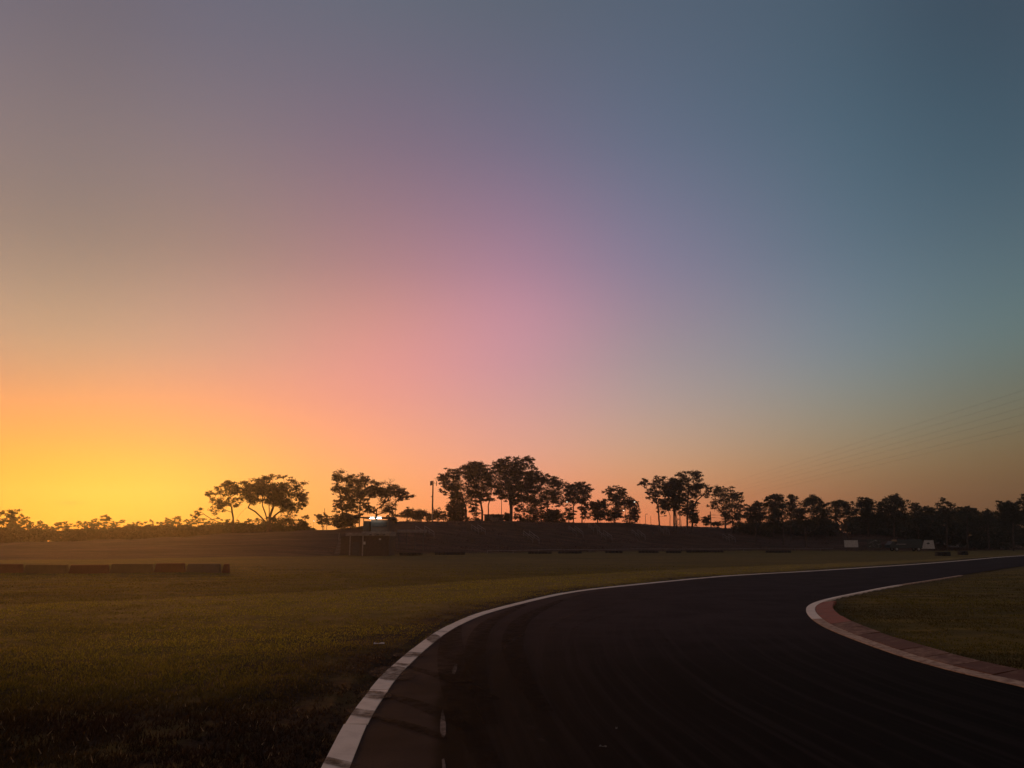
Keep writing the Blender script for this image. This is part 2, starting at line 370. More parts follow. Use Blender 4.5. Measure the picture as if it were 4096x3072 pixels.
pairs = [((3,-14),(15.5,-14)),((-.7,-2),(10.4,-1)),((-1.6,5),(9,5)),((-2.0,10),(7.8,12)),((-2.1,14.5),(7.5,16)),((-1.4,22.8),(8.0,21)),((.6,30),(8.7,23.5)),((4,37),(9.6,26)),((9,44),(11,29)),((14,50),(13.5,32.5)),((20.2,54.6),(18.1,38.3)),((36,71.5),(32,54.6)),((57,95.5),(51,75)),((82,121),(84,107)),((125,144),(130,131)),((200,146),(200,133))]
ia = [near(AS, *p[0]) for p in pairs]; ic = [near(CS, *p[1]) for p in pairs]
st = np.linspace(0, len(pairs)-1, 320)
fa = np.interp(st, range(len(pairs)), ia); fc = np.interp(st, range(len(pairs)), ic)
def at(pl, f): return np.c_[np.interp(f, range(len(pl)), pl[:,0]), np.interp(f, range(len(pl)), pl[:,1])]
PA = at(AS, fa); PC = at(CS, fc)
nu = 14; V = []; UV = []
for i in range(len(st)):
    for j in range(nu+1):
        t_ = j/nu; p = PA[i]*(1-t_)+PC[i]*t_; V.append((p[0], p[1], 0.0)); UV.append((t_*np.linalg.norm(PC[i]-PA[i]), fa[i]*.5))
Fc = [(i*(nu+1)+j, i*(nu+1)+j+1, (i+1)*(nu+1)+j+1, (i+1)*(nu+1)+j) for i in range(len(st)-1) for j in range(nu)]
me = bpy.data.meshes.new('race_track'); me.from_pydata(V, [], Fc); me.update()
ul = me.uv_layers.new(name='UVMap'); vi = np.empty(len(me.loops), dtype=np.int32); me.loops.foreach_get('vertex_index', vi)
ul.data.foreach_set('uv', np.array(UV, dtype=np.float32)[vi].ravel())
tag(link('road', me, M['asphalt'], smooth=True), 'dark asphalt race track curving right past the red apex kerb', kind='structure')

# ------------------------------------------------------------------ terrain
KX = [-3000,0,400,700,1075,1350,1600,2000,2500,2750,3100,3500,3680,3800,4100,7500]
FY = [2235,2238,2236,2232,2228,2223,2217,2212,2207,2205,2203,2203,2203,2202,2199,2199]
CY = [2185,2178,2166,2152,2133,2117,2089,2086,2096,2107,2128,2136,2168,2192,2196,2199]
KW = [60,60,60,55,50,45,38,36,36,36,36,30,20,20,20,20]
def foot(px): y = np.interp(px, KX, FY); return H*3135/(y-YH)
def crestD(px): return foot(px)+np.interp(px, KX, KW)
def crestZ(px): return np.maximum(0, H+crestD(px)*(YH-np.interp(px, KX, CY))/3135)
def vnoise(x, y, seed=0):
    xi = np.floor(x).astype(np.int64); yi = np.floor(y).astype(np.int64); fx = x-xi; fy = y-yi; fx = fx*fx*(3-2*fx); fy = fy*fy*(3-2*fy)
    def h(a, b_):
        q = (a*374761393+b_*668265263+seed*974634777) & 0xffffffff; q = ((q ^ (q >> 13))*1274126177) & 0xffffffff; return ((q ^ (q >> 16)) & 0xffff)/65535.
    return (h(xi,yi)*(1-fx)+h(xi+1,yi)*fx)*(1-fy)+(h(xi,yi+1)*(1-fx)+h(xi+1,yi+1)*fx)*fy
def Z0(x, y):
    x = np.asarray(x, float); y = np.asarray(y, float)
    yy = np.maximum(y, 1e-3); px = np.clip(2048+3135*x/yy, -3000, 7500); px = np.where(y <= 1, np.where(x < 0, -3000, 7500), px)
    fd = foot(px); cd = crestD(px); t_ = np.clip((y-fd)/(cd-fd), 0, 1); t2 = np.where(y <= 1, 0, t_*t_*(3-2*t_)*.45+t_*.55)
    te = np.floor(t2*5)/5+np.clip(((t2*5) % 1)*2.2, 0, 1)/5          # low terraces
    t3 = t2*.65+te*.35
    z = crestZ(px)*t3
    z = z+t2*np.clip(z, 0, 1)*((vnoise(x*.11, y*.11, 41)-.5)*.7+(vnoise(x*.5, y*.5, 42)-.5)*.22)
    return z-np.clip((y-cd-60)/300, 0, 1)*z*.5
def dist_poly(x, y, pl, chunk=4000):
    d = np.empty(len(x)); idx = np.empty(len(x), dtype=int)
    for i in range(0, len(x), chunk):
        q = (x[i:i+chunk,None]-pl[None,:,0])**2+(y[i:i+chunk,None]-pl[None,:,1])**2; k = q.argmin(1); idx[i:i+chunk] = k; d[i:i+chunk] = np.sqrt(q[np.arange(len(k)), k])
    return d, idx
def side(x, y, pl, nr):
    d, i = dist_poly(x, y, pl); s = (x-pl[i,0])*nr[i,0]+(y-pl[i,1])*nr[i,1]; return np.where(s >= 0, d, -d)
def rough_z(x, y):
    return (vnoise(x*.9, y*.9, 3)-.5)*.05+(vnoise(x*.13, y*.13, 5)-.5)*.12
def terrain(x, y, full=False):
    x = np.atleast_1d(np.asarray(x, float)); y = np.atleast_1d(np.asarray(y, float))
    sa = side(x, y, AS, AN)            # >0: grass to the left of the track
    sc = -side(x, y, CS, CN)           # >0: grass to the right
    out = np.maximum(sa, sc); far = out > 0
    ramp = np.clip(out/1.2, 0, 1); rz = rough_z(x, y)
    z = np.where(far, Z0(x, y)+.012+rz*ramp, -.07)
    z = np.where((out > -.25) & (out <= .32), -.03, z)
    z = np.where((sc > 0) & (sc < .84) & (y < 30) & (y > 5), -.03, z)
    if full: return z, sa, sc
    return z
def TZ(x, y): return float(terrain(x, y)[0])
def bankhit(px, py, d0=60, d1=260):
    cy = 1536-py; fw = F*math.cos(PITCH)-cy*math.sin(PITCH); up = F*math.sin(PITCH)+cy*math.cos(PITCH)
    D = np.arange(d0, d1, .5); z = H+D*up/fw; x = D*(px-2048)/fw; g = Z0(x, D); k = np.where(z <= g+.02)[0]
    i = k[0] if len(k) else int(np.argmin(z-g))
    return float(x[i]), float(D[i]), float(g[i])
azs = np.concatenate([np.linspace(-180,-45,46)[:-1], np.linspace(-45,45,331), np.linspace(45,180,46)[1:]])
rs = [0.6]
while rs[-1] < 60: rs.append(rs[-1]*1.028+.02)
while rs[-1] < 260: rs.append(rs[-1]+2.4)
while rs[-1] < 690: rs.append(rs[-1]*1.05)
rs = np.array(rs); AA, RR = np.meshgrid(np.radians(azs), rs)
X = (RR*np.sin(AA)).ravel(); Y = (RR*np.cos(AA)).ravel()
Zt, sa, sc = terrain(X, Y, True)
nc = len(azs); nr_ = len(rs)
idx = np.arange(nc*nr_).reshape(nr_, nc)
q = np.stack([idx[:-1,:-1], idx[:-1,1:], idx[1:,1:], idx[1:,:-1]], -1).reshape(-1, 4)
q = q[:, ::-1]
me = bpy.data.meshes.new('ground')
cx_ = len(X)
Xv = np.r_[X, 0.]; Yv = np.r_[Y, 0.]; Zv = np.r_[Zt, -.07]
faces = q.tolist()+[(int(idx[0,j+1]), int(idx[0,j]), cx_) for j in range(nc-1)]
me.from_pydata(np.c_[Xv, Yv, Zv].tolist(), [], faces); me.update()
V_px = [(-400,2440),(200,2410),(850,2385),(1300,2365),(1700,2340),(2150,2308),(2900,2270),(3300,2256),(3700,2240),(4000,2222)]
VE, _ = smooth([G(*p) for p in V_px], 1.0); VN = normals(VE)
sv = side(Xv, Yv, VE, VN)
yy = np.maximum(Yv, 1e-3); pxv = np.clip(2048+3135*Xv/yy, -3000, 7500)
bankm = np.clip((Yv-foot(pxv)+.5)/1.5, 0, 1)*(Yv > 1)
sav = np.r_[sa, -5]; scv = np.r_[sc, -5]
wdt = 1.2+ np.clip((22-Yv)/14, 0, 1)*4.5+vnoise(Xv*.5, Yv*.5, 8)*1.6
dirt_shadeA = np.clip(1.15-sav/wdt, 0, 1)*(sav > 0)
dirt_shadeA = np.maximum(dirt_shadeA, np.clip((15-Yv)/5+(vnoise(Xv*.35, Yv*.35, 4)-.5)*1.6, 0, 1)*.75*(sav > 0))  # foreground patch: dark soil plus shade painted in toward the camera
dirtC = np.clip(1.0-scv/1.6, 0, 1)*(scv > 0)*.7
for nm, arr in (('dirt', np.maximum(dirt_shadeA, dirtC)), ('verge', np.clip(.5-sv/1.2, 0, 1)*(sav > 0)*np.clip((Yv-18)/10,0,1)), ('bank', bankm)):
    at_ = me.attributes.new(nm, 'FLOAT', 'POINT'); at_.data.foreach_set('value', arr.astype(np.float32))
tag(link('ground', me, M['ground'], smooth=True), 'olive brown grassland rising to a terraced spectator bank', kind='structure')

# ------------------------------------------------------------------ grass blades near the camera (nobody could count them)
def blades(name, xmin, xmax, ymin, ymax, dens, right=False, label=''):
    tot = int(1.48*dens*31.6*2*(ymax**.5-ymin**.5)); y = (ymin**.5+(ymax**.5-ymin**.5)*RNG.random(tot))**2; x = y*(RNG.random(tot)*1.48-.74)
    keep = (x > xmin) & (x < xmax); x = x[keep]; y = y[keep]
    cl = vnoise(x*2.2, y*2.2, 11)*.6+vnoise(x*6, y*6, 12)*.4+(vnoise(x*.45, y*.45, 15)-.5)*.35; k = (cl+RNG.random(len(x))*.35 > np.where(y < 17, .44, .56)) & (RNG.random(len(x)) < (ymax-y)/28); x = x[k]; y = y[k]; cl = cl[k]
    z, a_, c_ = terrain(x, y, True); s_ = c_ if right else a_; other = a_ if right else c_
    k = (s_ > (.62 if right else .06)) & (other < 0); x, y, z, s_, cl = x[k], y[k], z[k], s_[k], cl[k]
    n = len(x); hgt = (.55+.45*np.clip((16-y)/6, 0, 1))*(.03+.05*RNG.random(n)*(.5+cl))*(.6+.4*np.clip(s_/2, 0, 1)); w = .004+.004*RNG.random(n)+y*.00035
    th = RNG.random(n)*2*np.pi; lean = hgt*(RNG.random(n)*1.1); la = RNG.random(n)*2*np.pi
    dx = np.cos(th)*w; dy = np.sin(th)*w
    V = np.zeros((n, 3, 3)); V[:,0] = np.c_[x-dx, y-dy, z-.005]; V[:,1] = np.c_[x+dx, y+dy, z-.005]; V[:,2] = np.c_[x+np.cos(la)*lean, y+np.sin(la)*lean, z+hgt]
    me = quads_mesh(name, V, 3)
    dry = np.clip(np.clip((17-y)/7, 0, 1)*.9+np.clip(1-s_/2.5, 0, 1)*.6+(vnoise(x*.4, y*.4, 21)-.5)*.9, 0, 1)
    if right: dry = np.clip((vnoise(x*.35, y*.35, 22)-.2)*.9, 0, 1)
    g = np.array([.34,.285,.036]); d = np.array([.085,.048,.024]); col = g*(1-dry[:,None])+d*dry[:,None]; col = col*(.45+.9*RNG.random(n)[:,None])*(.42 if right else np.where(side(x, y, VE, VN) > 0, .68, 1.12)[:,None])*(.28+.72*np.clip((y-9.5)/8, 0, 1))[:,None]  # last factor paints foreground shade into the blades, darker toward the camera
    pale = RNG.random(n) < .012; col[pale] = [.24,.18,.11]
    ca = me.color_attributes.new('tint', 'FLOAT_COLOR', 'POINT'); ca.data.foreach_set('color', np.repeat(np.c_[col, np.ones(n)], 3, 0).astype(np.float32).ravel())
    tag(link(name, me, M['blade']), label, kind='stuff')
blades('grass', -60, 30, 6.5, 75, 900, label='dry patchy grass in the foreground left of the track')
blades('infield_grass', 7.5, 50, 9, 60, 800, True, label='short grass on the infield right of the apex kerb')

nb = 90000; px_ = -100+4000*RNG.random(nb); fd_ = foot(px_); tt = RNG.random(nb); y_ = fd_+(crestD(px_)+6-fd_)*tt; x_ = y_*(px_-2048)/3135; z_ = Z0(x_, y_)
k_ = (vnoise(x_*.25, y_*.6, 31)*.6+vnoise(x_*1.1, y_*2.5, 32)*.4+RNG.random(nb)*.3) > .58; x_, y_, z_ = x_[k_], y_[k_], z_[k_]; nb = len(x_)
sm_ = np.clip((px_[k_]-900)/900, .3, 1); h_ = (.06+.18*RNG.random(nb)**2)*sm_; w_ = (.04+.06*RNG.random(nb))*sm_; th = RNG.random(nb)*6.283; V = np.zeros((nb, 3, 3))
V[:,0] = np.c_[x_-np.cos(th)*w_, y_-np.sin(th)*w_, z_-.02]; V[:,1] = np.c_[x_+np.cos(th)*w_, y_+np.sin(th)*w_, z_-.02]; V[:,2] = np.c_[x_+.1*np.sin(th*3), y_+.1*np.cos(th*5), z_+h_]
me = quads_mesh('bank_grass', V, 3); col = np.array([.11,.062,.040])*(.3+1.4*RNG.random(nb)[:,None]**1.5)
ca = me.color_attributes.new('tint', 'FLOAT_COLOR', 'POINT'); ca.data.foreach_set('color', np.repeat(np.c_[col, np.ones(nb)], 3, 0).astype(np.float32).ravel())
tag(link('bank_grass', me, M['blade']), 'rough brown grass tufts over the spectator bank', kind='stuff')

# ------------------------------------------------------------------ left edging: concrete slabs painted white, real joints
def strip_piece(pl, nr, i0, i1, o0, o1, z0, z1, base):
    """slab between stations i0..i1 (floats) and offsets o0..o1 (left +), heights z0 (at o0), z1 (at o1)"""
    k = max(2, int((i1-i0)/1.0)+1); f = np.linspace(i0, i1, k); m_ = MB(); c = at(pl, f); q = at(nr, f); q /= np.linalg.norm(q, axis=1)[:,None]
    for j in range(k):
        a = c[j]+q[j]*o0; e = c[j]+q[j]*o1
        for p, zz in ((a, z0), (e, z1)): m_.v.append((p[0]-base[0], p[1]-base[1], zz)); m_.v.append((p[0]-base[0], p[1]-base[1], -.08))
    for j in range(k-1):
        b_ = j*4; n_ = b_+4; m_.f += [(b_, b_+2, n_+2, n_), (b_+1, b_, n_, n_+1), (b_+2, b_+3, n_+3, n_+2), (b_+3, b_+1, n_+1, n_+3)]
    e_ = (k-1)*4; m_.f += [(1, 3, 2, 0), (e_, e_+2, e_+3, e_+1)]
    return m_
edge = empty('edge_kerb', (AS[near(AS,-2.1,12)][0], 12, 0)); tag(edge, 'long worn white concrete edging along the left side of the track', 'kerb')
s = near(AS, -1.45, 3.5); sl = 0
while s < len(AS)-40:
    D_ = AS[int(s)][1]; ln = 4.4 if D_ < 60 else 16
    gap = .07 if D_ < 60 else 0; jt = random.uniform(-.008, .008) if D_ < 60 else 0
    mb = strip_piece(AS, AN, s, min(s+ln-gap, len(AS)-2), -.005+jt, (-.275 if D_ < 45 else -.30)+jt, .022+jt*.6, .012-jt*.4, edge.location)
    mb.build('slab', M['white'], edge); s += ln; sl += 1
# thin dirt-filled apron between slabs and grass is the ground itself
# ------------------------------------------------------------------ apex kerb on the right
ak = empty('apex_kerb', (8.6, 24, 0)); tag(ak, 'raised red and white apex kerb wrapping the infield grass on the right', 'kerb')
s0 = near(CS, 9.0, 3.0); s1 = near(CS, 28.5, 50); s = s0
while s < s1:
    mb = strip_piece(CS, CN, s, min(s+3.96, s1), .0, -.27, .012, .03, ak.location); mb.build('white_slab', M['whitedirty' if CS[int(min(s, len(CS)-1))][1] < 21 or CS[int(min(s, len(CS)-1))][1] > 38 else 'white'], ak); s += 4
sA = near(CS, 8.0, 7); sB = near(CS, 10.9, 28.9); red0 = near(CS, 8.05, 20.9); s = sB; kk = 0
cols = ['redpaint','palepaint','brownpaint','palepaint','redpaint','palepaint','brownpaint','palepaint','brownpaint','palepaint','brownpaint','palepaint','palepaint','brownpaint','palepaint','brownpaint']
bounds = [sB, near(CS, 9.3, 25.3), near(CS, 8.1, 21.1), near(CS, 7.8, 18.9), near(CS, 7.55, 16.4), near(CS, 7.5, 14.0)]
while bounds[-1] > sA: bounds.append(bounds[-1]-4)
kinds = ['redpaint','redpaint','palepaint','brownpaint','palepaint','brownpaint','palepaint','brownpaint','palepaint']; nb_ = [bounds[0]]; mk_ = []
for j in range(len(bounds)-1):                        # every painted stretch is cast in slabs of about 1.3 m
    k_ = max(1, round((bounds[j]-bounds[j+1])/2.6))
    for q_ in range(k_): nb_.append(bounds[j]+(bounds[j+1]-bounds[j])*(q_+1)/k_); mk_.append(kinds[j % 9])
bounds = nb_
mats_ = mk_
for j in range(len(bounds)-1):
    hi_ = .07 if j else .05
    mb = strip_piece(CS, CN, bounds[j+1]+random.uniform(.05, .10), bounds[j], -.285, -.80 if j else -.72, .034+random.uniform(-.006,.006), .034+hi_+random.uniform(-.012,.012), ak.location)
    o = mb.build('apron_slab', M[mats_[j % len(mats_)]], ak)
    o['label'] = {'redpaint':'red painted kerb slab','palepaint':'pale worn kerb slab','brownpaint':'brown stained kerb slab'}[mats_[j % len(mats_)]]

# ------------------------------------------------------------------ paint and rubber on the asphalt
def gp(px, py, z): x, y = G(px, py); return (x, y, z)
def patch(name, pts, z, mt, label=None):
    mb = MB(); mb.poly([gp(*p, z) for p in pts]); o = mb.build(name, M[mt]); tag(o, label, kind='structure'); return o
patch('faded_dash', [(1766,2850),(1772,2836),(1779,2870),(1784,2900),(1783,2935),(1776,2952),(1766,2948),(1760,2920),(1762,2880)], .004, 'faded', 'long faded white dash worn into the asphalt near the left edging')
patch('faded_dash', [(1809,2680),(1818,2660),(1829,2657),(1828,2675),(1819,2698),(1808,2696)], .004, 'faded', 'short faded white dash farther up the track')
patch('faded_dash', [(1767,3040),(1776,3034),(1782,3060),(1784,3100),(1772,3100)], .004, 'faded', 'faded white dash cut by the bottom of the photograph')
def ribbon(name, pts, w, z, mt, label):
    p, s_ = smooth(pts, .25); q = normals(p); mb = MB(); n_ = len(p)
    for i in range(n_):
        ww = w*(.45+.55*math.sin(math.pi*min(1, max(0, i/(n_-1)))))/2; zz = z
        mb.v += [(p[i][0]+q[i][0]*ww, p[i][1]+q[i][1]*ww, zz), (p[i][0]-q[i][0]*ww, p[i][1]-q[i][1]*ww, zz)]
    mb.f = [(2*i, 2*i+1, 2*i+3, 2*i+2) for i in range(n_-1)]
    tag(mb.build(name, M[mt]), label, kind='structure')
zk = .027
def cross(px0, py0, px1, py1, w, lab):                 # rubber wiped across the edging
    ribbon('tyre_mark', [G(px0, py0), G((px0+px1)/2, (py0+py1)/2), G(px1, py1)], w, zk, 'rubber', lab)
cross(1728,2540, 1742,2575, .35, 'dark tyre scuff across the white edging farthest up the curve')
cross(1735,2528, 1790,2530, .30, 'thin dark scuff along the white edging near its bend')
cross(1610,2615, 1665,2630, .75, 'broad brown smear over the white edging past the diagonal gap')
cross(1575,2658, 1630,2664, .38, 'narrow dark band across the white edging above the diagonal smear')
cross(1556,2672, 1590,2725, .80, 'wide diagonal smear that nearly hides the white edging')
cross(1463,2772, 1540,2800, .50, 'dark band crossing the white edging beside the dry grass')
cross(1405,2845, 1500,2875, .36, 'grey band crossing the white edging below the joint')
cross(1285,3046, 1420,3078, .40, 'brown stain over the edging at the bottom of the photograph')
for k_, (pts, w) in enumerate([
    ([G(1600,2660), G(1720,2690), G(1850,2735), G(1990,2800)], .28),
    ([G(1520,2775), G(1620,2800), G(1760,2850), G(1900,2930)], .30),
    ([G(1500,2870), G(1600,2895), G(1700,2925), G(1780,2960)], .22),
    ([G(1830,2490), G(1800,2560), G(1815,2700), G(1870,2900), G(1960,3060)], .55),
    ([G(2100,2420), G(1960,2480), G(1900,2560), G(1900,2700), G(1960,2900)], .45),
    ([G(2250,2400), G(2090,2470), G(2040,2560), G(2080,2700), G(2180,2850)], .5)]):
    ribbon('skid_mark', pts, w, .006+.002*k_, 'smear', 'dark rubber smear sweeping over the asphalt, mark %d in from the edging' % (k_+1))
for k_, (pts, w) in enumerate([
    ([G(2600,2400), G(2400,2425), G(2250,2470), G(2180,2540)], .22),
    ([G(2560,2440), G(2380,2470), G(2290,2520)], .18),
    ([G(2100,2540), G(2010,2580), G(1960,2660)], .22),
    ([G(2030,2800), G(2120,2920), G(2200,3000)], .16),
    ([G(2610,2500), G(2640,2540), G(2670,2570)], .14),
    ([G(3580,2310), G(3330,2330), G(3150,2350)], .3)]):
    ribbon('scuff', pts, w, .02+.002*k_, 'scuff', 'pale dusty scuff on the dark asphalt, streak %d' % (k_+1))

def litter(px, py, name, label, w, h_, rz, mt='litter'):
    x, y = G(px, py); z = TZ(x, y); z = max(z, .0); mb = MB(); n_ = 5
    for i in range(n_+1):
        t_ = i/n_; mb.v += [(-w/2+w*t_, -h_/2+.01*math.sin(9*t_), .02+.008*math.sin(3*t_)**2), (-w/2+w*t_+.01, h_/2+.008*math.cos(7*t_), .02+.02*math.cos(4*t_)**2)]
    mb.f = [(2*i, 2*i+1, 2*i+3, 2*i+2) for i in range(n_)]
    o = mb.build(name, M[mt], None, (x, y, z+.02)); o.rotation_euler[2] = rz
    sf = o.modifiers.new('thick', 'SOLIDIFY'); sf.thickness = .003
    tag(o, label, 'litter')
litter(1515, 2591, 'paper_scrap', 'crumpled white scrap of paper lying in the dry grass', .22, .10, .2)
litter(2410, 3004, 'plastic_sliver', 'thin pale sliver of debris lying on the dark asphalt', .075, .008, -.35, 'sliver')
litter(2465, 2930, 'debris_chip', 'tiny pale chip lying on the asphalt above the sliver', .022, .012, .3, 'sliver')
# ------------------------------------------------------------------ trees
FR = {2:(750,1800,.2712), 3:(1250,1800,.2712), 4:(1700,1780,.3165), 5:(2300,1800,.3165), 6:(2900,1900,.2712), 7:(3300,1900,.36)}
def leaf_cloud(clumps, leaf=.26, cover=1.5, rng=RNG):
    """clumps: list of (x, y, z, rx, ry, rz) in metres -> (n,4,3) leaf quads gathered in twig-ends"""
    out = []
    for (x, y, z, rx, ry, rz) in clumps:
        area = math.pi*rx*rz; n = int(cover*area/(leaf*leaf*.35)); n = max(n, 12)
        ns = max(3, int(area*1.6)); 
        d = rng.normal(size=(ns, 3)); d /= np.linalg.norm(d, axis=1)[:,None]; d *= (rng.random(ns)**.45)[:,None]
        sub = d*np.array([rx, ry, rz])+np.array([x, y, z])
        sub[:,2] -= .12*rz*(d[:,0]**2)
        k = rng.integers(0, ns, n); p = sub[k]+rng.normal(size=(n, 3))*np.array([.27, .27, .14])*min(1.3, max(.6, rx*.7))
        out.append(p)
    p = np.concatenate(out); n = len(p)
    a = rng.normal(size=(n, 3)); a[:,2] = a[:,2]*.8-.3; a /= np.linalg.norm(a, axis=1)[:,None]
    b_ = np.cross(a, rng.normal(size=(n, 3))); b_ /= np.linalg.norm(b_, axis=1)[:,None]
    L_ = leaf*(.6+.8*rng.random(n))[:,None]*.62; W_ = L_*.5
    V = np.stack([p-a*L_, p+b_*W_, p+a*L_, p-b_*W_], 1); return V
def limbs(trunks, clumps, r0, rng=random):
    nodes = []; par = []
    def add(p, k): nodes.append(Vector(p)); par.append(k); return len(nodes)-1
    for tr in trunks:
        k = -1
        for a in range(len(tr)-1):
            p, q_ = Vector(tr[a]), Vector(tr[a+1]); m_ = max(1, int((q_-p).length/1.0))
            for j in range(m_):
                t_ = j/m_; k = add(p.lerp(q_, t_)+Vector((rng.uniform(-.05,.05), rng.uniform(-.05,.05), 0))*(1 if a+j else 0), k)
        k = add(tr[-1], k)
    nt_ = len(nodes); top = Vector(trunks[0][-1])
    leafn = []
    for c in sorted(clumps, key=lambda c: (Vector(c[:3])-top).length):
        tgt = Vector(c[:3]); best = None
        for i, p in enumerate(nodes):
            d = tgt-p
            if i in leafn: continue
            if i < nt_ and par[i] == -1: continue
            cost = d.length+max(0, .35*math.hypot(d.x, d.y)-d.z)*1.6
            if best is None or cost < best[0]: best = (cost, i)
        i = best[1]; p = nodes[i]; d = tgt-p; n_ = max(2, int(d.length/.8)); k = i
        ctrl = p.lerp(tgt, .5)+Vector((0, 0, -.16*d.length if d.z > -.2 else .1*d.length))+Vector([rng.uniform(-.09,.09)*d.length for _ in range(3)])
        for j in range(1, n_+1):
            t_ = j/n_; q_ = p*(1-t_)**2+ctrl*2*t_*(1-t_)+tgt*t_*t_; k = add(q_, k)
        tip = k
        for _ in range(3):
            q_ = tgt+Vector((rng.uniform(-1,1)*c[3], rng.uniform(-1,1)*c[4], rng.uniform(-.2,1)*c[5]))*.8; leafn.append(add(q_, tip))
    n = len(nodes); load = [1.0]*n
    for i in range(n-1, -1, -1):
        if par[i] >= 0: load[par[i]] += load[i] if True else 0
    mx_ = max(load); mb = MB()
    rad = [max(.022, r0*.62*(v/mx_)**.62) for v in load]
    for i in range(n):
        if par[i] >= 0:
            mb.tube(nodes[par[i]], nodes[i], rad[par[i]] if load[par[i]] < load[i]*2.2 else rad[i]*1.15, rad[i], 5, cap=False)
    return mb
def tree(name, fr, D, trunks, clumps, label, cat='tree', group=None, r0=.3, cover=1.5, leaf=.24, mt='leaf', bark='bark', depth=.5):
    ox, oy, sc = FR[fr]; to = lambda u, v: P(ox+u*sc, oy+v*sc, D)
    k = sc*D/3135.
    b0 = to(*trunks[0][0]); gz = TZ(b0[0], D)
    xs = [c[0] for c in clumps]; cw = (max(xs)-min(xs))*k/2
    base = empty(name, (b0[0], D, gz)); tag(base, label, cat, group)
    def loc(u, v, dy=0): p = to(u, v); return (p[0]-b0[0], dy, p[2]-gz)
    cl = []; xm = (max(xs)+min(xs))/2
    for (u, v, ru, rv) in clumps:
        room = math.sqrt(max(.05, 1-min(1, abs(u-xm)*k/max(cw, .1))**2)); dy = random.uniform(-1, 1)*cw*depth*2*room*.8
        x, _, z = loc(u, v); cl.append((x, dy, z, ru*k*1.2, ru*k*.95, rv*k*1.25))
    tr = []
    for t_ in trunks:
        pts = [loc(*t_[0])]; pts[0] = (pts[0][0], random.uniform(-.5,.5) if tr else 0, -.3); pts += [loc(u, v, random.uniform(-.3,.3)) for (u, v) in t_[1:]]
        if pts[1][2] < .3: pts = [pts[0]]+pts[2:] if len(pts) > 2 else [pts[0], (pts[1][0], 0, .6)]
        if tr: pts = [(0, 0, -.5)]+pts
        tr.append(pts)
    limbs(tr, cl, r0).build('trunk', M[bark], base, smooth=True)
    fill = []
    for i_, c in enumerate(cl):                    # leafy shoots bridging each clump to its neighbours
        ds = sorted(range(len(cl)), key=lambda j: (cl[j][0]-c[0])**2+.3*(cl[j][1]-c[1])**2+(cl[j][2]-c[2])**2)[1:4]
        for j in ds:
            e_ = cl[j]; t_ = random.uniform(.35, .65)
            if math.hypot(e_[0]-c[0], e_[2]-c[2]) < (c[3]+e_[3])*1.25: fill.append((c[0]*(1-t_)+e_[0]*t_, c[1]*(1-t_)+e_[1]*t_, c[2]*(1-t_)+e_[2]*t_, (c[3]+e_[3])*.42, (c[4]+e_[4])*.42, (c[5]+e_[5])*.42))
    V = np.concatenate([leaf_cloud(cl, leaf, cover), leaf_cloud(fill, leaf, cover*.48)] if fill else [leaf_cloud(cl, leaf, cover)]); link('crown', quads_mesh('crown', V), M[mt], base)
    return base
GM = 'gum trees along the crest of the spectator bank'
tree('gum_tree', 2, 158, [[(685,1150),(680,1000),(650,840),(600,760)],[(722,1150),(720,1020),(780,930),(880,840)]],
 [(620,470,90,40),(430,530,70,45),(520,505,60,35),(700,560,90,60),(440,640,110,40),(620,630,110,55),(330,690,45,25),(390,800,90,55),(370,880,90,55),(240,900,60,45),(520,810,90,40),(640,790,90,35),(110,970,50,22),(760,620,80,60),(730,820,90,25),(160,1000,40,20)],
 'leaning gum tree with stepped crown trailing low, left of the broad umbrella tree', group=GM, r0=.34, cover=1.5)
tree('gum_tree', 2, 162, [[(1200,1220),(1200,1000),(1205,900),(1200,780)],[(1196,1220),(1170,1080),(1090,990),(1000,910),(900,850)],[(1204,1220),(1180,1040),(1140,930),(1100,820)],[(1206,1220),(1225,1050),(1290,960),(1400,880)],[(1198,1220),(1215,1000),(1260,860)]],
 [(880,500,90,35),(1000,470,110,35),(1130,410,90,25),(1250,430,90,45),(1420,400,55,30),(1550,470,110,35),(1660,540,70,25),(850,560,80,50),(960,590,110,60),(1080,540,130,70),(1280,560,150,80),(1450,560,120,70),(900,700,140,80),(1080,680,130,80),(1250,690,140,90),(1430,680,140,90),(1580,640,90,70),(1740,660,35,45),(1680,730,80,60),(950,770,80,40),(1300,780,120,50),(1450,800,120,60),(1580,820,120,60),(1600,890,70,50),(1710,840,40,28),(1470,900,90,35),(1160,600,120,70),(1350,620,130,70)],
 'broad umbrella shaped gum tree with limbs fanning from one low trunk', group=GM, r0=.42, cover=1.75, depth=.4)
tree('shrub_tree', 2, 168, [[(1330,1230),(1340,1120)],[(1450,1230),(1450,1100)]],
 [(1300,1060,110,60),(1450,1020,120,70),(1400,1120,160,60),(1540,980,60,55),(1280,1160,80,40),(1530,1140,80,50),(1230,1010,60,50)],
 'sparse lacy shrubby tree under the right side of the umbrella tree', group=GM, r0=.14, cover=.9)
tree('round_bush', 2, 160, [[(1680,1230),(1685,1150)]], [(1690,1100,95,70),(1650,1160,80,60),(1740,1140,60,60),(1700,1050,70,40)], 'dense round bush right of the umbrella tree', 'bush', r0=.1, cover=2.2, mt='scrub')
tree('small_tree', 2, 164, [[(1730,1220),(1738,1050)]], [(1720,972,55,25),(1745,1000,40,22)], 'little flat topped tree poking above the dense round bush', r0=.08, cover=1.3)
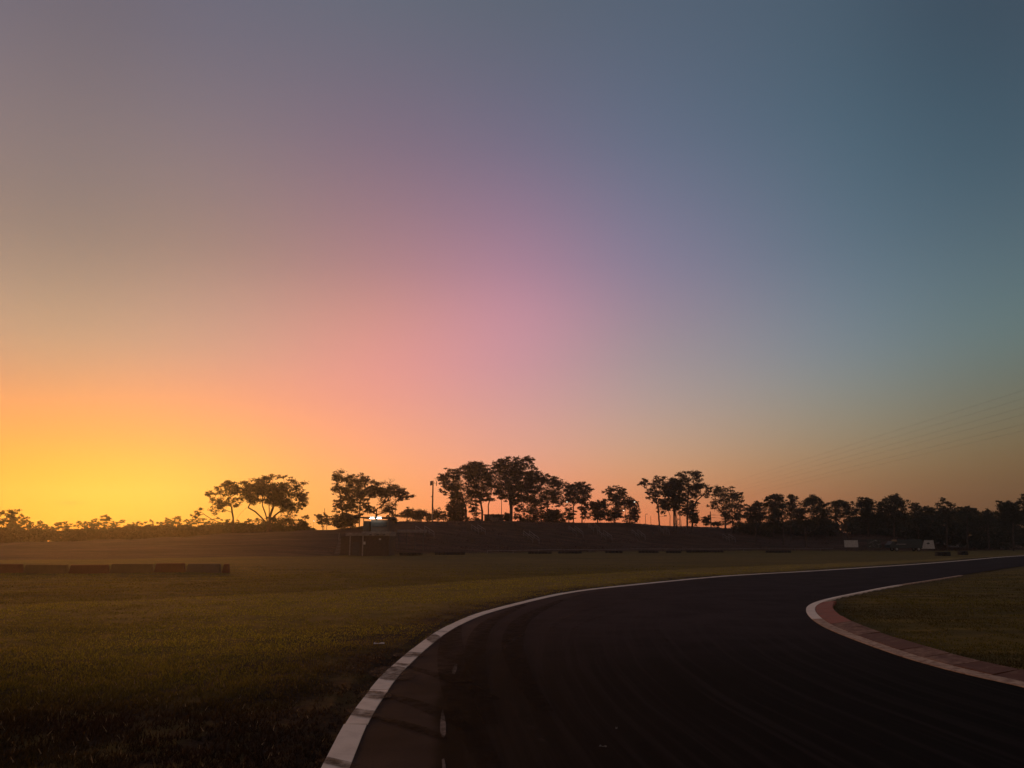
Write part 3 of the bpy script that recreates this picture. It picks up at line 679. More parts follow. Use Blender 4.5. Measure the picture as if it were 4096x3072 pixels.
tree('small_tree', 2, 200, [[(2000,1180),(1985,1090)],[(2058,1180),(2056,1050)]],
 [(1910,960,45,45),(1940,1030,50,55),(1995,985,40,50),(2060,960,40,45),(2085,1030,45,60),(2030,1085,60,50),(1960,1080,40,40)], 'small rounded tree pair around the slim mast left of the lit control tower', r0=.14, cover=1.35)
tree('gum_tree', 3, 178, [[(430,1160),(440,940),(410,700),(405,520)],[(510,1160),(508,900),(520,720)]],
 [(400,345,110,28),(330,400,60,40),(460,420,110,50),(590,400,70,45),(520,500,130,50),(640,470,100,50),(360,460,60,40),(330,560,45,50),(300,610,36,36),(430,590,80,70),(560,590,110,60),(480,680,90,60),(600,680,90,50),(400,760,70,60),(520,770,90,60),(640,760,80,50),(370,830,50,40),(560,860,80,60),(470,850,70,50),(640,880,90,50),(360,910,50,50),(380,540,50,40)],
 'tall dense gum with a flat left top behind the control tower', group=GM, r0=.34, cover=1.35)
tree('gum_tree', 3, 182, [[(690,1160),(700,800),(720,620)]], [(770,385,80,38),(720,450,80,45),(800,430,45,30),(710,530,90,45),(800,560,60,25),(680,620,80,40),(720,660,70,40),(650,580,60,50)],
 'gum tree with a small raised tuft between the tall gum and the flat mushroom tree', group=GM, r0=.22, cover=1.35)
tree('gum_tree', 3, 172, [[(945,1160),(948,950),(950,870)]],
 [(900,480,60,25),(1000,520,120,35),(900,560,110,45),(1050,590,150,70),(1180,560,110,55),(900,640,120,45),(1080,680,150,36),(760,600,100,36),(680,650,80,45),(750,690,90,28),(820,740,80,35),(1230,640,90,45),(1300,600,60,36),(1370,610,45,42),(1420,680,65,30),(1330,690,80,32),(1250,730,80,25),(1400,728,50,12),(960,610,120,60),(1080,790,90,35),(780,790,60,35),(1050,890,110,55),(880,900,80,45),(760,860,80,55),(1170,890,60,36),(1130,840,50,25)],
 'spreading mushroom crowned tree directly above the two floodlights', group=GM, r0=.42, cover=1.6, depth=.35)
# bare twigs standing out of the mushroom crown
tw = empty('dead_branch', P(1250+1120*.2712, 1800+520*.2712, 173)); tag(tw, 'bare dead branch sticking up behind the mushroom crowned tree', 'branch')
mb = MB(); k_ = .2712*173/3135
def tb(pts, r): 
    for a_, b_ in zip(pts[:-1], pts[1:]): mb.tube(((a_[0]-1120)*k_, 0, (520-a_[1])*k_), ((b_[0]-1120)*k_, .1, (520-b_[1])*k_), r, r*.8, 4)
tb([(1120,560),(1130,480),(1160,420)], .05); tb([(1130,480),(1190,460),(1215,430)], .035); tb([(1145,450),(1115,410)], .03); tb([(1125,500),(1075,460),(1050,440)], .03); tb([(1160,475),(1195,410)], .025); tb([(1075,460),(1065,425)], .02)
mb.build('twigs', M['bark'], tw)
for args in [
 ((1400,1040),[(1400,885,60,40),(1380,940,90,45),(1330,960,80,45)],'bushy tree just right of the control tower roof'),
 ((1480,1040),[(1480,900,70,45),(1450,960,120,65),(1520,1000,90,40)],'bushy tree in the hedge row midway to the mobile tower'),
 ((1610,1040),[(1590,905,90,38),(1610,960,110,65),(1560,1000,70,40)],'widest dark bushy tree left of the mobile tower'),
 ((1700,1050),[(1700,950,75,60),(1690,1000,80,40)],'dark bushy tree at the foot of the mobile tower'),
 ((1840,1050),[(1830,915,80,50),(1860,970,80,55),(1800,990,70,50)],'lacy bushy tree right of the mobile tower'),
 ((1930,1050),[(1920,960,70,45),(1940,1000,70,45)],'low lacy bush before the first tall central gum')]:
    tree('bushy_tree', 3, 196, [[args[0], (args[0][0], args[0][1]-60)]], args[1], args[2], group='bushy trees either side of the mobile tower', r0=.16, cover=1.5, mt='leaf2')
tree('dense_bush', 3, 150, [[(480,1180),(480,1050)]], [(480,1010,150,60),(400,1060,110,70),(560,1060,130,60),(460,960,100,40),(330,1080,70,36),(600,1010,90,50),(690,980,60,40),(500,1120,170,50)], 'dense dark bush left of the control tower', 'bush', r0=.12, cover=2.3, mt='scrub')
tree('dense_bush', 3, 150, [[(1190,1120),(1190,1030)]], [(1190,990,70,45),(1200,1050,60,60),(1150,1010,50,40)], 'dark bush touching the right end of the control tower roof', 'bush', r0=.09, cover=2.2, mt='scrub')
tree('gum_tree', 4, 180, [[(520,990),(520,820),(470,640),(430,500)]],
 [(310,310,45,22),(380,330,60,28),(250,390,60,36),(210,410,50,36),(220,450,70,36),(330,400,80,50),(440,360,90,50),(300,500,70,50),(210,570,45,26),(240,600,45,26),(400,480,90,60),(350,560,60,60),(420,580,90,70),(370,660,70,60),(450,680,90,70),(330,760,60,50),(310,800,55,55),(400,780,90,60),(480,780,50,60),(380,860,90,60),(330,900,70,60),(450,880,60,60)],
 'dense gum with drooping left branches next to the mobile tower', group=GM, r0=.4, cover=1.6)
tree('gum_tree', 4, 184, [[(720,990),(725,840),(705,740),(690,600)],[(800,990),(800,760),(840,600)]],
 [(560,250,80,36),(650,215,45,30),(640,270,120,50),(740,250,60,45),(520,300,80,45),(620,350,130,50),(740,330,100,60),(560,430,100,60),(700,440,140,70),(820,400,80,70),(600,530,110,60),(740,530,110,70),(840,500,80,60),(560,610,80,50),(660,630,100,50),(760,640,70,45),(820,700,50,25),(700,715,50,28),(600,720,60,45),(600,800,55,55),(640,870,60,50),(860,690,50,20)],
 'tall domed gum second in the central clump, sky arch to its right', group=GM, r0=.42, cover=1.65)
tree('gum_tree', 4, 178, [[(1088,1000),(1088,820),(1070,620),(1050,420)]],
 [(900,200,55,26),(1000,190,60,36),(1090,190,60,36),(1170,220,60,35),(1290,160,42,22),(1260,210,90,40),(960,260,110,60),(1100,270,110,60),(1230,290,120,60),(1340,240,45,55),(1380,310,65,45),(900,330,80,60),(1030,370,130,80),(1170,380,130,80),(1310,390,110,70),(1420,370,60,50),(960,480,110,70),(1100,490,130,80),(1240,500,120,70),(1370,480,100,60),(1480,420,90,45),(1540,400,45,26),(1500,480,60,40),(950,580,90,50),(1060,600,110,60),(1190,600,110,60),(1320,580,100,60),(1430,560,80,50),(920,630,50,25),(1000,670,60,30),(1120,690,70,60),(1130,760,50,60)],
 'tallest gum of the central clump with the thickest trunk', group=GM, r0=.62, cover=1.65)
tree('gum_tree', 4, 188, [[(1250,960),(1250,820),(1243,700)]], [(1260,660,90,50),(1190,700,60,50),(1330,700,90,60),(1370,760,70,50),(1300,830,55,45),(1190,790,45,45),(1150,840,30,50),(1140,900,30,30),(1330,640,90,40),(1210,820,24,24)], 'thin stemmed gum under the right side of the tallest one', group=GM, r0=.2, cover=1.3)
tree('gum_tree', 4, 186, [[(1545,960),(1545,820),(1550,660)]],
 [(1600,410,60,28),(1690,460,55,36),(1600,480,90,55),(1700,520,65,45),(1540,560,80,50),(1650,580,90,60),(1500,640,80,50),(1600,660,90,60),(1430,700,90,55),(1530,750,70,36),(1660,700,65,55),(1700,760,55,36),(1380,840,70,55),(1460,830,60,45),(1400,910,100,40)],
 'mid height lacy gum right of the tallest one', group=GM, r0=.28, cover=1.3)
tree('dense_bush', 4, 176, [[(1620,990),(1620,900)]], [(1600,850,70,45),(1640,880,100,60),(1590,930,140,50),(1700,930,60,50),(1500,930,80,40)], 'big dark round bush under the lacy gums of the central clump', 'bush', r0=.12, cover=2.4, mt='scrub')
tree('gum_tree', 4, 182, [[(1875,985),(1875,780),(1885,640)],[(1812,985),(1812,820)],[(1982,985),(1980,780),(2000,660)]],
 [(1960,480,60,26),(2050,510,45,28),(1930,510,60,30),(1800,540,80,50),(1890,560,90,60),(1980,560,80,50),(2095,572,45,24),(2040,620,70,45),(1800,640,100,60),(1920,650,100,60),(2010,690,60,50),(1790,710,80,36),(1900,720,80,36),(2020,760,45,55),(1965,800,36,50),(1870,850,34,70),(1800,830,50,60),(1810,920,45,45),(1870,930,45,40),(2040,860,50,55),(2045,925,55,40)],
 'gum with three thin stems ending the central clump on the right', group=GM, r0=.26, cover=1.5)
tree('gum_tree', 5, 176, [[(285,960),(285,860),(290,760)]], [(230,660,60,28),(290,690,80,50),(220,720,60,45),(380,640,60,36),(350,720,90,55),(260,790,90,50),(310,830,90,50),(380,800,55,45),(290,870,50,30)], 'low dark gum filling the gap right of the central clump', group=GM, r0=.24, cover=1.7)
tree('gum_tree', 5, 184, [[(505,950),(505,780),(520,620)]], [(470,480,50,32),(390,520,45,22),(460,540,60,36),(590,480,50,26),(560,520,80,45),(640,540,36,25),(480,590,60,45),(560,600,90,50),(500,650,70,36),(560,700,90,55),(520,780,80,55),(500,850,70,45),(580,830,60,55),(440,800,60,55),(430,890,60,35)], 'lone gum with a raised round head near the wide sky gap', group=GM, r0=.26, cover=1.35)
tree('gum_tree', 5, 180, [[(692,960),(692,840),(695,740)]], [(690,620,60,32),(660,680,60,55),(740,660,60,45),(700,740,80,50),(780,700,45,55),(720,810,80,50),(790,790,42,55),(690,880,80,45),(785,860,40,50)], 'low lacy gum at the left edge of the wide sky gap', group=GM, r0=.2, cover=1.25)
tree('gum_tree', 5, 174, [[(1062,960),(1060,840),(1048,690),(1012,590),(1000,500)]],
 [(870,380,40,32),(830,430,50,32),(880,420,45,36),(1015,370,45,32),(990,430,60,36),(1110,360,60,32),(1090,410,55,26),(910,530,36,26),(930,575,45,32),(1000,500,80,36),(1000,570,60,40),(980,640,36,36),(1080,680,60,45),(1080,760,55,36),(1130,620,60,45),(1130,690,50,45),(1132,830,25,9),(1040,620,40,40)],
 'slender gum with a flared trunk base at the right edge of the wide sky gap', group=GM, r0=.3, cover=1.3)
tree('gum_tree', 5, 186, [[(1200,960),(1198,830),(1170,740)]], [(1160,700,60,36),(1120,660,50,36),(1200,680,50,50),(1180,760,45,25),(1100,720,40,28)], 'pale thin stemmed gum between the slender and the dense gum', group=GM, r0=.13, cover=1.1, bark='palebark')
tree('gum_tree', 5, 176, [[(1252,965),(1250,780),(1240,560)],[(1278,965),(1268,780),(1290,600)]],
 [(1210,400,70,36),(1290,390,60,36),(1140,440,80,50),(1250,460,110,60),(1350,430,60,50),(1120,520,80,50),(1230,540,110,70),(1340,530,80,60),(1160,580,60,36),(1270,620,90,60),(1350,620,50,50),(1240,690,55,50),(1300,690,60,50),(1250,740,36,28)],
 'dense dark headed gum on two close stems', group=GM, r0=.34, cover=2.1)
tree('gum_tree', 5, 178, [[(1420,990),(1415,760),(1425,600),(1440,420)],[(1480,990),(1490,720),(1540,640),(1600,585)]],
 [(1370,280,50,16),(1300,320,36,18),(1340,340,60,22),(1450,290,60,22),(1410,350,90,32),(1520,300,70,26),(1590,330,32,36),(1500,350,80,26),(1370,390,45,22),(1430,430,60,26),(1520,450,80,36),(1450,500,100,50),(1560,500,60,45),(1600,440,80,26),(1680,470,50,26),(1500,550,80,36),(1700,520,50,22),(1640,560,50,22),(1560,580,36,18),(1680,600,28,12),(1470,620,60,36),(1480,700,55,55),(1400,700,60,55),(1460,780,70,55),(1380,800,60,45),(1540,800,36,36),(1460,870,80,55),(1530,910,50,45),(1320,780,36,26),(1560,860,30,14)],
 'tall ragged gum whose flat top tier stands highest in the right group', group=GM, r0=.36, cover=1.45)
tree('gum_tree', 5, 182, [[(1900,990),(1895,860),(1880,800)],[(1990,990),(1985,860)]],
 [(1850,475,70,22),(1790,500,50,32),(1930,490,45,26),(1850,540,100,42),(1760,560,50,26),(1960,560,90,42),(2060,550,45,26),(2110,572,36,36),(2000,620,100,45),(1870,620,80,45),(1780,660,60,36),(1725,700,45,36),(1780,730,70,26),(1900,700,90,45),(2020,700,80,45),(2100,680,55,45),(2080,770,70,55),(1950,780,80,45),(1850,790,60,28),(2000,850,90,45),(1880,860,70,45),(1930,920,80,45),(2080,880,60,55)],
 'broad lacy vase shaped gum at the right end of the crest under the power lines', group=GM, r0=.34, cover=1.1)
for (u, v0, cl, lb) in [(1655,990,[(1655,840,40,40),(1650,880,55,40),(1665,930,60,30)],'small pointed bush left of the power pole'),
   (1780,990,[(1770,915,45,34),(1740,940,50,30),(1810,945,40,28)],'low bush at the foot of the power pole')]:
    tree('small_bush', 5, 176, [[(u, v0), (u, v0-60)]], cl, lb, 'bush', r0=.07, cover=1.9, mt='scrub')
GR = 'dark trees of the wood on the right'
for (fr, D, tr, cl, lb, cv) in [
 (6,172,[[(450,860),(450,700)]],[(470,430,70,32),(400,480,70,45),(520,460,80,45),(340,510,60,45),(440,560,110,60),(330,620,70,60),(470,660,120,70),(350,720,80,60),(560,590,80,60)],'first dark tree of the right wood, shoulder sloping left',1.9),
 (6,170,[[(850,880),(848,700),(830,560)]],[(630,340,50,28),(780,295,85,24),(720,340,90,50),(850,340,60,36),(650,410,90,50),(800,420,100,60),(720,500,130,70),(870,480,45,28),(680,600,120,75),(790,600,85,60),(700,700,110,60),(620,780,110,55)],'high domed dark tree of the right wood',1.8),
 (6,176,[[(960,900),(980,620)]],[(1000,308,66,30),(955,350,36,26),(1050,350,45,26),(1000,400,80,36),(1000,480,110,55),(945,560,70,55),(1060,640,90,60)],'narrow knob topped tree beside the high domed one',1.7),
 (6,168,[[(1180,900),(1190,640)]],[(1270,318,85,20),(1240,355,95,26),(1345,362,55,26),(1180,420,90,45),(1320,430,110,45),(1430,430,80,45),(1130,520,110,70),(1290,540,130,70),(1440,540,95,60),(1180,640,125,70),(1330,650,105,55),(1480,640,70,55),(1080,740,90,55),(1250,740,80,30),(1430,720,50,26)],'wide dark tree with spiky horned top',1.8),
 (6,172,[[(1716,860),(1714,700),(1705,600)],[(1800,860),(1790,740),(1750,670)]],[(1640,385,70,26),(1720,410,80,36),(1600,430,60,36),(1830,400,60,22),(1650,490,110,55),(1800,480,100,55),(1620,580,85,45),(1750,570,80,45),(1880,510,60,55),(1660,645,65,18),(1860,600,50,60),(1900,680,50,50)],'tree with two open stems and a window of sky beneath',1.6),
 (7,168,[[(480,700),(480,420)]],[(420,258,45,16),(480,285,40,22),(390,290,50,18),(450,320,80,36),(400,350,70,45),(500,350,60,40),(440,420,110,60),(520,450,80,60),(450,520,110,60),(560,540,80,60)],'layered dark tree right of the sky window',1.8),
 (7,166,[[(760,720),(770,420)]],[(790,228,55,16),(740,250,60,22),(700,282,60,22),(800,268,60,26),(760,310,105,36),(855,320,45,26),(600,308,48,12),(650,340,90,28),(800,370,100,36),(700,400,120,45),(560,380,75,34),(750,480,140,60),(640,490,110,60),(880,470,90,60)],'tallest layered tree of the right wood',1.8),
 (7,170,[[(1030,720),(1040,430)]],[(980,318,58,9),(1052,330,38,10),(960,350,50,13),(1000,380,70,17),(1100,360,48,18),(1180,370,60,22),(1130,400,80,22),(1000,430,100,36),(1200,440,80,36),(1080,490,140,60)],'flat tiered tree with thin plates of leaves',1.6),
 (7,166,[[(1340,720),(1345,430)]],[(1300,262,34,12),(1330,290,38,18),(1380,315,38,22),(1270,345,48,17),(1420,350,38,22),(1350,380,80,26),(1300,430,100,36),(1440,440,80,36),(1360,490,140,60)],'ragged tree with a bent tuft on top',1.6),
 (7,170,[[(1570,720),(1575,470)]],[(1560,363,58,22),(1620,382,58,22),(1500,392,55,22),(1580,420,105,32),(1670,430,40,22),(1560,490,130,60)],'low round headed dark tree right of the tufted one',1.9),
 (7,172,[[(1810,720),(1810,470)]],[(1760,420,58,13),(1850,420,55,16),(1800,450,105,28),(1800,500,140,50),(1806,385,6,22)],'lowest tree in the dip before the tall corner tree',1.5),
 (7,160,[[(2080,740),(2085,450)]],[(1950,298,44,17),(2062,303,58,22),(2000,350,78,36),(2100,340,88,36),(2170,248,44,32),(2200,320,45,50),(1960,400,60,45),(2060,420,110,60),(2160,430,95,75),(2100,540,150,80),(2260,300,70,60),(2280,420,90,90)],'big dark tree rising at the right edge of the photograph',1.9)]:
    tree('dark_tree', fr, D, tr, cl, lb, group=GR, r0=.3, cover=cv, depth=.45, mt='leaf' if fr == 6 else 'scrub')
# dense undergrowth closing the right wood down to the ground: one mass
cl = []
for i in range(820):
    px = random.uniform(2960, 4420); f_ = foot(px); D = f_+(13 if px > 3620 else 26)+random.uniform(-4, 26); top = np.interp(px, [2960,3150,3350,3500,3700,3900,4100,4400],[2092,2078,2066,2056,2046,2058,2040,2030])
    zt = H+D*(YH-top)/3135-.6; x = D*(px-2048)/3135; g = float(Z0(x, D)); z = g+.5+(max(.4, zt-g-1.2))*random.random()**.95
    if 3345 < px < 3395 and z-H > D*(YH-2118)/3135-1: continue
    rr = random.uniform(1.2, 2.3); cl.append((x, D, z, rr, rr, rr*.62))
o = link('undergrowth', quads_mesh('undergrowth', leaf_cloud(cl, .42, 1.9)), M['scrub']); tag(o, 'dense black undergrowth filling the right wood', kind='stuff')
cl = []
for i in range(640):
    px = random.uniform(-350, 1230); D = 182+random.uniform(-8, 40); top = np.interp(px, [-350,0,250,700,1000,1230],[2106,2112,2120,2106,2100,2116]); x = D*(px-2048)/3135; g = TZ(x, D); zt = H+D*(YH-top)/3135-.5
    z = g+.1+max(.3, zt-g)*random.random()**1.2; rr = random.uniform(1.3, 2.4); cl.append((x, D, z, rr, rr, rr*.5))
o = link('undergrowth', quads_mesh('undergrowth', leaf_cloud(cl, .36, 2.4)), M['scrub']); tag(o, 'brown scrub filling the far left treeline', kind='stuff')

# far left treeline: individual trees from eight moulds
def mould(seed):
    rg = random.Random(seed); w = rg.uniform(2.4, 4.2); h_ = rg.uniform(5.5, 7.5); cl = []
    for i in range(rg.randint(12, 17)):
        a = rg.uniform(0, 2*math.pi); r = w*math.sqrt(rg.random())*.85; z = h_*(.42+.55*rg.random()); k = math.sqrt(max(.1, 1-((z/h_-.62)/.5)**2)); cl.append((r*math.cos(a)*k, r*math.sin(a)*k, z, rg.uniform(.7,1.4), rg.uniform(.7,1.2), rg.uniform(.3,.55)))
    cl.append((rg.uniform(-.6,.6), 0, h_, .7, .7, .35))
    tm = limbs([[(0,0,-.4),(rg.uniform(-.2,.2),0,h_*.3)]], cl, .16, rg).mesh('trunk'); cm_ = quads_mesh('crown', leaf_cloud(cl, .32, 1.9)); tm.materials.append(M['bark']); cm_.materials.append(M['leaf2'])
    return tm, cm_, w, h_
MO = [mould(i) for i in range(8)]
prof = [(-160,2055),(-110,2070),(-60,2048),(0,2043),(36,2042),(74,2060),(110,2085),(150,2084),(176,2098),(222,2092),(256,2085),(290,2098),(330,2086),(368,2078),(411,2060),(440,2093),(478,2081),(512,2096),(545,2085),(593,2077),(625,2088),(658,2073),(688,2086),(716,2066),(760,2077),(797,2072),(835,2082),(866,2068),(905,2078),(945,2080),(985,2074),(1015,2072),(1050,2080),(1085,2078),(1120,2090)]
looks = ['rounded','ragged','flat topped','leaning','bushy','lacy','lopsided','narrow']
left_of = lambda px: 'beyond the left edge' if px < 0 else 'near the left edge of the photograph' if px < 150 else 'left of the tall lone treetop' if px < 390 else 'tallest of the far left treeline' if px < 430 else 'just right of the tall lone treetop' if px < 560 else 'midway to the leaning gum' if px < 700 else 'left of the leaning gum' if px < 850 else 'seen beneath the leaning gum' if px < 1000 else 'seen beneath the umbrella gum'
cnt = {}
for i, (px, py) in enumerate(prof):
    D = 205+random.uniform(-14, 18); x = D*(px-2048)/3135; g = TZ(x, D); hh = H+D*(YH-py-3)/3135-g; tm, cm_, w, h_ = MO[(i*3) % 8]; s_ = hh/h_
    o = empty('far_tree', (x, D, g), random.uniform(0, 6.28)); o.scale = (s_*random.uniform(.85,1.2), s_*random.uniform(.85,1.2), s_)
    lo_ = left_of(px); cnt[lo_] = cnt.get(lo_, 0)+1; order = ['first','second','third','fourth','fifth','sixth','seventh','eighth'][cnt[lo_]-1]
    tag(o, ('%s small tree %s, %s from the left there' % (looks[(i*3) % 8], lo_, order)).replace(', first from the left there', ', first from the left' if 'tallest' in lo_ else ', first from the left there'), 'tree', 'small trees of the far left treeline')
    for nm, me_ in (('trunk', tm), ('crown', cm_)):
        c_ = bpy.data.objects.new(nm, me_); C.objects.link(c_); c_.parent = o

# ------------------------------------------------------------------ bank furniture: stairs with handrails
def stairway(top, bot, w, label, h_=1.0):
    (x1, y1, z1), (x0, y0, z0) = top, bot
    e = empty('bank_stairway', (x0, y0, z0)); tag(e, label, 'stairway', 'stairways with pipe handrails on the spectator bank')
    n_ = 9; dx, dy, dz = x1-x0, y1-y0, z1-z0; L_ = math.hypot(dx, dy); ux, uy = dx/L_, dy/L_; nx, ny = -uy, ux; ang = math.atan2(uy, ux)
    sm = None
    for i in range(n_):
        if sm is None: b_ = MB(); b_.box((0, 0, 0), (L_/n_*.92, w, .18), ang); sm = b_.mesh('step'); sm.materials.append(M['stepstone'])
        s_ = bpy.data.objects.new('step', sm); C.objects.link(s_); s_.parent = e; t_ = (i+.5)/n_; s_.location = (dx*t_, dy*t_, dz*t_+.03)
    for sd_ in (-1, 1):
        hr = MB(); off = (nx*w/2*sd_, ny*w/2*sd_)
        q = lambda t_, z: (dx*t_+off[0], dy*t_+off[1], dz*t_+z)
        hr.tube(q(0, h_), q(1, h_), .03); hr.tube(q(0, h_*.55), q(1, h_*.55), .016)
        o = hr.build('handrail', M['steel'], e)
        for t_ in (0, .5, 1): MB().tube(q(t_, -.2), q(t_, h_), .026).build('post', M['steel'], o)
def stair(px0, py0, px1, py1, label, w=1.3):
    # rails seen from (top left) to (bottom right); ground lies about one metre lower
    a = bankhit(px0, py0+18); b_ = bankhit(px1, py1+18)
    if b_[1] > a[1]-2: b_ = (b_[0], a[1]-6, float(Z0(b_[0], a[1]-6)))
    stairway((a[0], a[1], a[2]), (b_[0], b_[1], b_[2]), w, label)
stair(1680,2108,1718,2134,'stairway with tall white handrails nearest the control tower', 1.7)
stair(1898,2101,1928,2123,'short stairway below the first tall central gum')
stair(2105,2127,2144,2156,'lowest stairway with double rails in the middle of the bank', 1.2)
stair(2288,2106,2320,2132,'stairway below the three stemmed gum')
stair(2366,2094,2387,2114,'upper stairway starting at the crest beside the low dark gum')
stair(2402,2124,2436,2147,'lower stairway beneath the low dark gum')
stair(2540,2120,2569,2143,'stairway below the wide sky gap')
stair(2645,2106,2666,2122,'faint stairway below the slender gum with flared base')
stair(2904,2138,2930,2152,'faint short stairway toward the right wood')

# ------------------------------------------------------------------ control tower at the foot of the bank
def PX(px, py, D): return Vector(P(px, py, D))
DT = 112.0; s_ = DT/3135
x0 = (1353-2048)*s_; x1 = (1562-2048)*s_; g0 = TZ((x0+x1)/2, DT)
ct = empty('control_tower', ((x0+x1)/2, DT+3, g0)); tag(ct, 'dark two storey race control building with two floodlights lit under its roof', 'building')
wd = x1-x0; zr = H+DT*(YH-2133)/3135-g0
lz = lambda py: H+DT*(YH-py)/3135-g0
lx = lambda px: (px-2048)*s_-(x0+x1)/2
mb = MB(); mb.box((lx(1460), 0, (zr-.35)/2-.2), (lx(1558)-lx(1365), 6, zr-.35+.4)); mb.build('lower_wall', M['darkwall'], ct)
MB().box((lx(1470), 0, lz(2138)), (lx(1562)-lx(1388), 6.6, lz(2132)-lz(2144))).build('roof_slab', M['concrete'], ct, bevel=.02)
MB().box((lx(1500), .3, lz(2129.5)), (lx(1560)-lx(1442), 5.2, .22)).build('deck_edge', M['concrete'], ct)
b_ = MB(); b_.box((lx(1511), .4, (lz(2130)+lz(2080))/2), (lx(1549)-lx(1478), 4.2, lz(2080)-lz(2130))); b_.build('upper_wall', M['darkwall'], ct)
b_ = MB(); b_.box((lx(1455), .6, (lz(2130)+lz(2084))/2), (lx(1466)-lx(1444), 3.8, lz(2084)-lz(2130))); b_.build('upper_wall', M['darkwall'], ct)
b_ = MB(); b_.box((lx(1498), .1, lz(2071)), (lx(1560)-lx(1436), 5.6, .16)); b_.build('roof', M['darksteel'], ct)
for px in (1446, 1478, 1549): MB().box((lx(px), -1.9, (lz(2130)+lz(2072))/2), (.1, .1, lz(2072)-lz(2130))).build('roof_post', M['darksteel'], ct)
MB().box((lx(1511), -1.75, (lz(2108)+lz(2090))/2), (lx(1545)-lx(1484), .06, lz(2090)-lz(2108))).build('window', M['glass'], ct)
for px in (1401, 1452): MB().box((lx(px), -3.1, zr/2), (.16, .1, zr)).build('wall_post', M['steel'], ct)
MB().box((lx(1425), -3.03, .95), (1.0, .06, 2.0)).build('door', M['darksteel'], ct)
for px in (1483, 1512, 1537):
    o = MB().box((lx(px), -3.36, lz(2139.5)), (.34, .05, .17)).build('vent', M['darksteel'], ct)
def plate(px, py, w, h_, label, name='wall_sign'):
    o = MB().box((0, 0, 0), (w, .05, h_)).build(name, M['signwhite'], None, (lx(px)+ct.location[0], ct.location[1]-3.04, lz(py)+g0)); tag(o, label, 'sign'); return o
plate(1457, 2172, .40, .40, 'small squarish white notice on the dark lower wall of the control tower')
plate(1520, 2157, .30, .22, 'tiny pale notice under the roof slab of the control tower')
for i_, (px, lb) in enumerate(((1483.5,'left one of two lit floodlights under the control tower roof'),(1512,'right one of two lit floodlights under the control tower roof'))):
    fe = empty('floodlight', (lx(px)+ct.location[0], ct.location[1]-2.6, lz(2071.5)+g0-.02)); tag(fe, lb, 'floodlight', 'lit floodlights on the control tower')
    MB().box((0, .12, .07), (.78, .24, .14)).build('housing', M['darksteel'], fe, bevel=.02)
    MB().box((0, -.02, .0), (.70, .05, .26)).build('lamp_face', M['lamp'], fe, bevel=.02)
    MB().box((0, .25, .12), (.08, .3, .06)).build('bracket', M['steel'], fe)
    ld = bpy.data.lights.new('floodlight_beam', 'AREA'); ld.shape = 'RECTANGLE'; ld.size = .6; ld.size_y = .15; ld.energy = 8; ld.color = (.82, 1, .9)
    lo = bpy.data.objects.new('floodlight_beam', ld); C.objects.link(lo); lo.parent = fe; lo.location = (0, .3, -.06); lo.rotation_euler = (R(14), 0, 0)
b_ = MB(); b_.tube((lx(1513), -2.3, lz(2071)+.05), (lx(1545), -2.3, lz(2071)), .03); b_.tube((lx(1443), -2.3, lz(2068)), (lx(1480), -2.3, lz(2072)), .03); b_.build('light_bar', M['steel'], ct)
# outside stair seen head-on at the left end
es = empty('front_steps', (lx(1348)+ct.location[0], ct.location[1]-3, g0)); tag(es, 'narrow flight of pale edged steps left of the control tower', 'steps')
hs = H+DT*(YH-2158)/3135-g0; hst = None
for i in range(12):
    if hst is None: hst = MB().box((0, 0, 0), (.62, .3, .05)).mesh('tread'); hst.materials.append(M['concrete'])
    c_ = bpy.data.objects.new('tread', hst); C.objects.link(c_); c_.parent = es; c_.location = (0, .28*i, .08+(hs-.05)*i/11)
for sd_ in (-.36, .36):
    b_ = MB(); b_.tube((sd_, 0, 0), (sd_, .28*11, hs), .035); b_.build('stringer', M['darksteel'], es)
MB().tube((-.42, .28*11, hs-.2), (-.42, .28*11, hs+.9), .03).build('newel_post', M['steel'], es)
# pale terrace slab on the bank
a = PX(1595, 2130, 128); b1 = PX(1703, 2130, 128); gz = TZ((a[0]+b1[0])/2, 128)
tw_ = empty('terrace_shelter', ((a[0]+b1[0])/2, 128, gz)); tag(tw_, 'low shelter with a pale flat slab roof on the bank right of the control tower', 'shelter')
zz = a[2]-gz; wd = b1[0]-a[0]
MB().box((0, 0, zz+.22), (wd, 3.4, .42)).build('slab_roof', M['concrete'], tw_, bevel=.03)
for k_ in (-.45, -.15, .15, .45):
    MB().box((wd*k_, -1.5, zz/2-.2), (.12, .12, max(.4, zz)+.4)).build('post', M['darksteel'], tw_)

# ------------------------------------------------------------------ mobile tower, masts, lamps
D = 176.; k = D/3135; b0 = PX(1729, 2080, D); g = TZ(b0[0], D)
mt_ = empty('mobile_tower', (b0[0], D, g)); tag(mt_, 'slim mobile phone tower with block antennas left and one antenna on an arm', 'tower')
z = lambda py: P(1729, py, D)[2]-g
b_ = MB(); b_.tube((0,0,-.3), (0,0,z(2040)), .15, .15, 10); b_.build('lower_pole', M['steel'], mt_)
b_ = MB(); b_.tube((0,0,z(2040)), (0,0,z(1924)), .19, .14, 10); b_.build('pole', M['darksteel'], mt_)
for (u, v0, v1, w_) in ((1735,460,525,.28),(1750,455,520,.24),(1768,452,500,.14)):
    MB().box(((u-1768)*.2712*k, -.12, (z(1800+v0*.2712)+z(1800+v1*.2712))/2), (w_, .16, z(1800+v0*.2712)-z(1800+v1*.2712))).build('antenna', M['darksteel'], mt_, bevel=.02)
MB().box((54*.2712*k, -.05, z(1800+495*.2712)), (.16, .14, 70*.2712*k)).build('antenna', M['darksteel'], mt_)
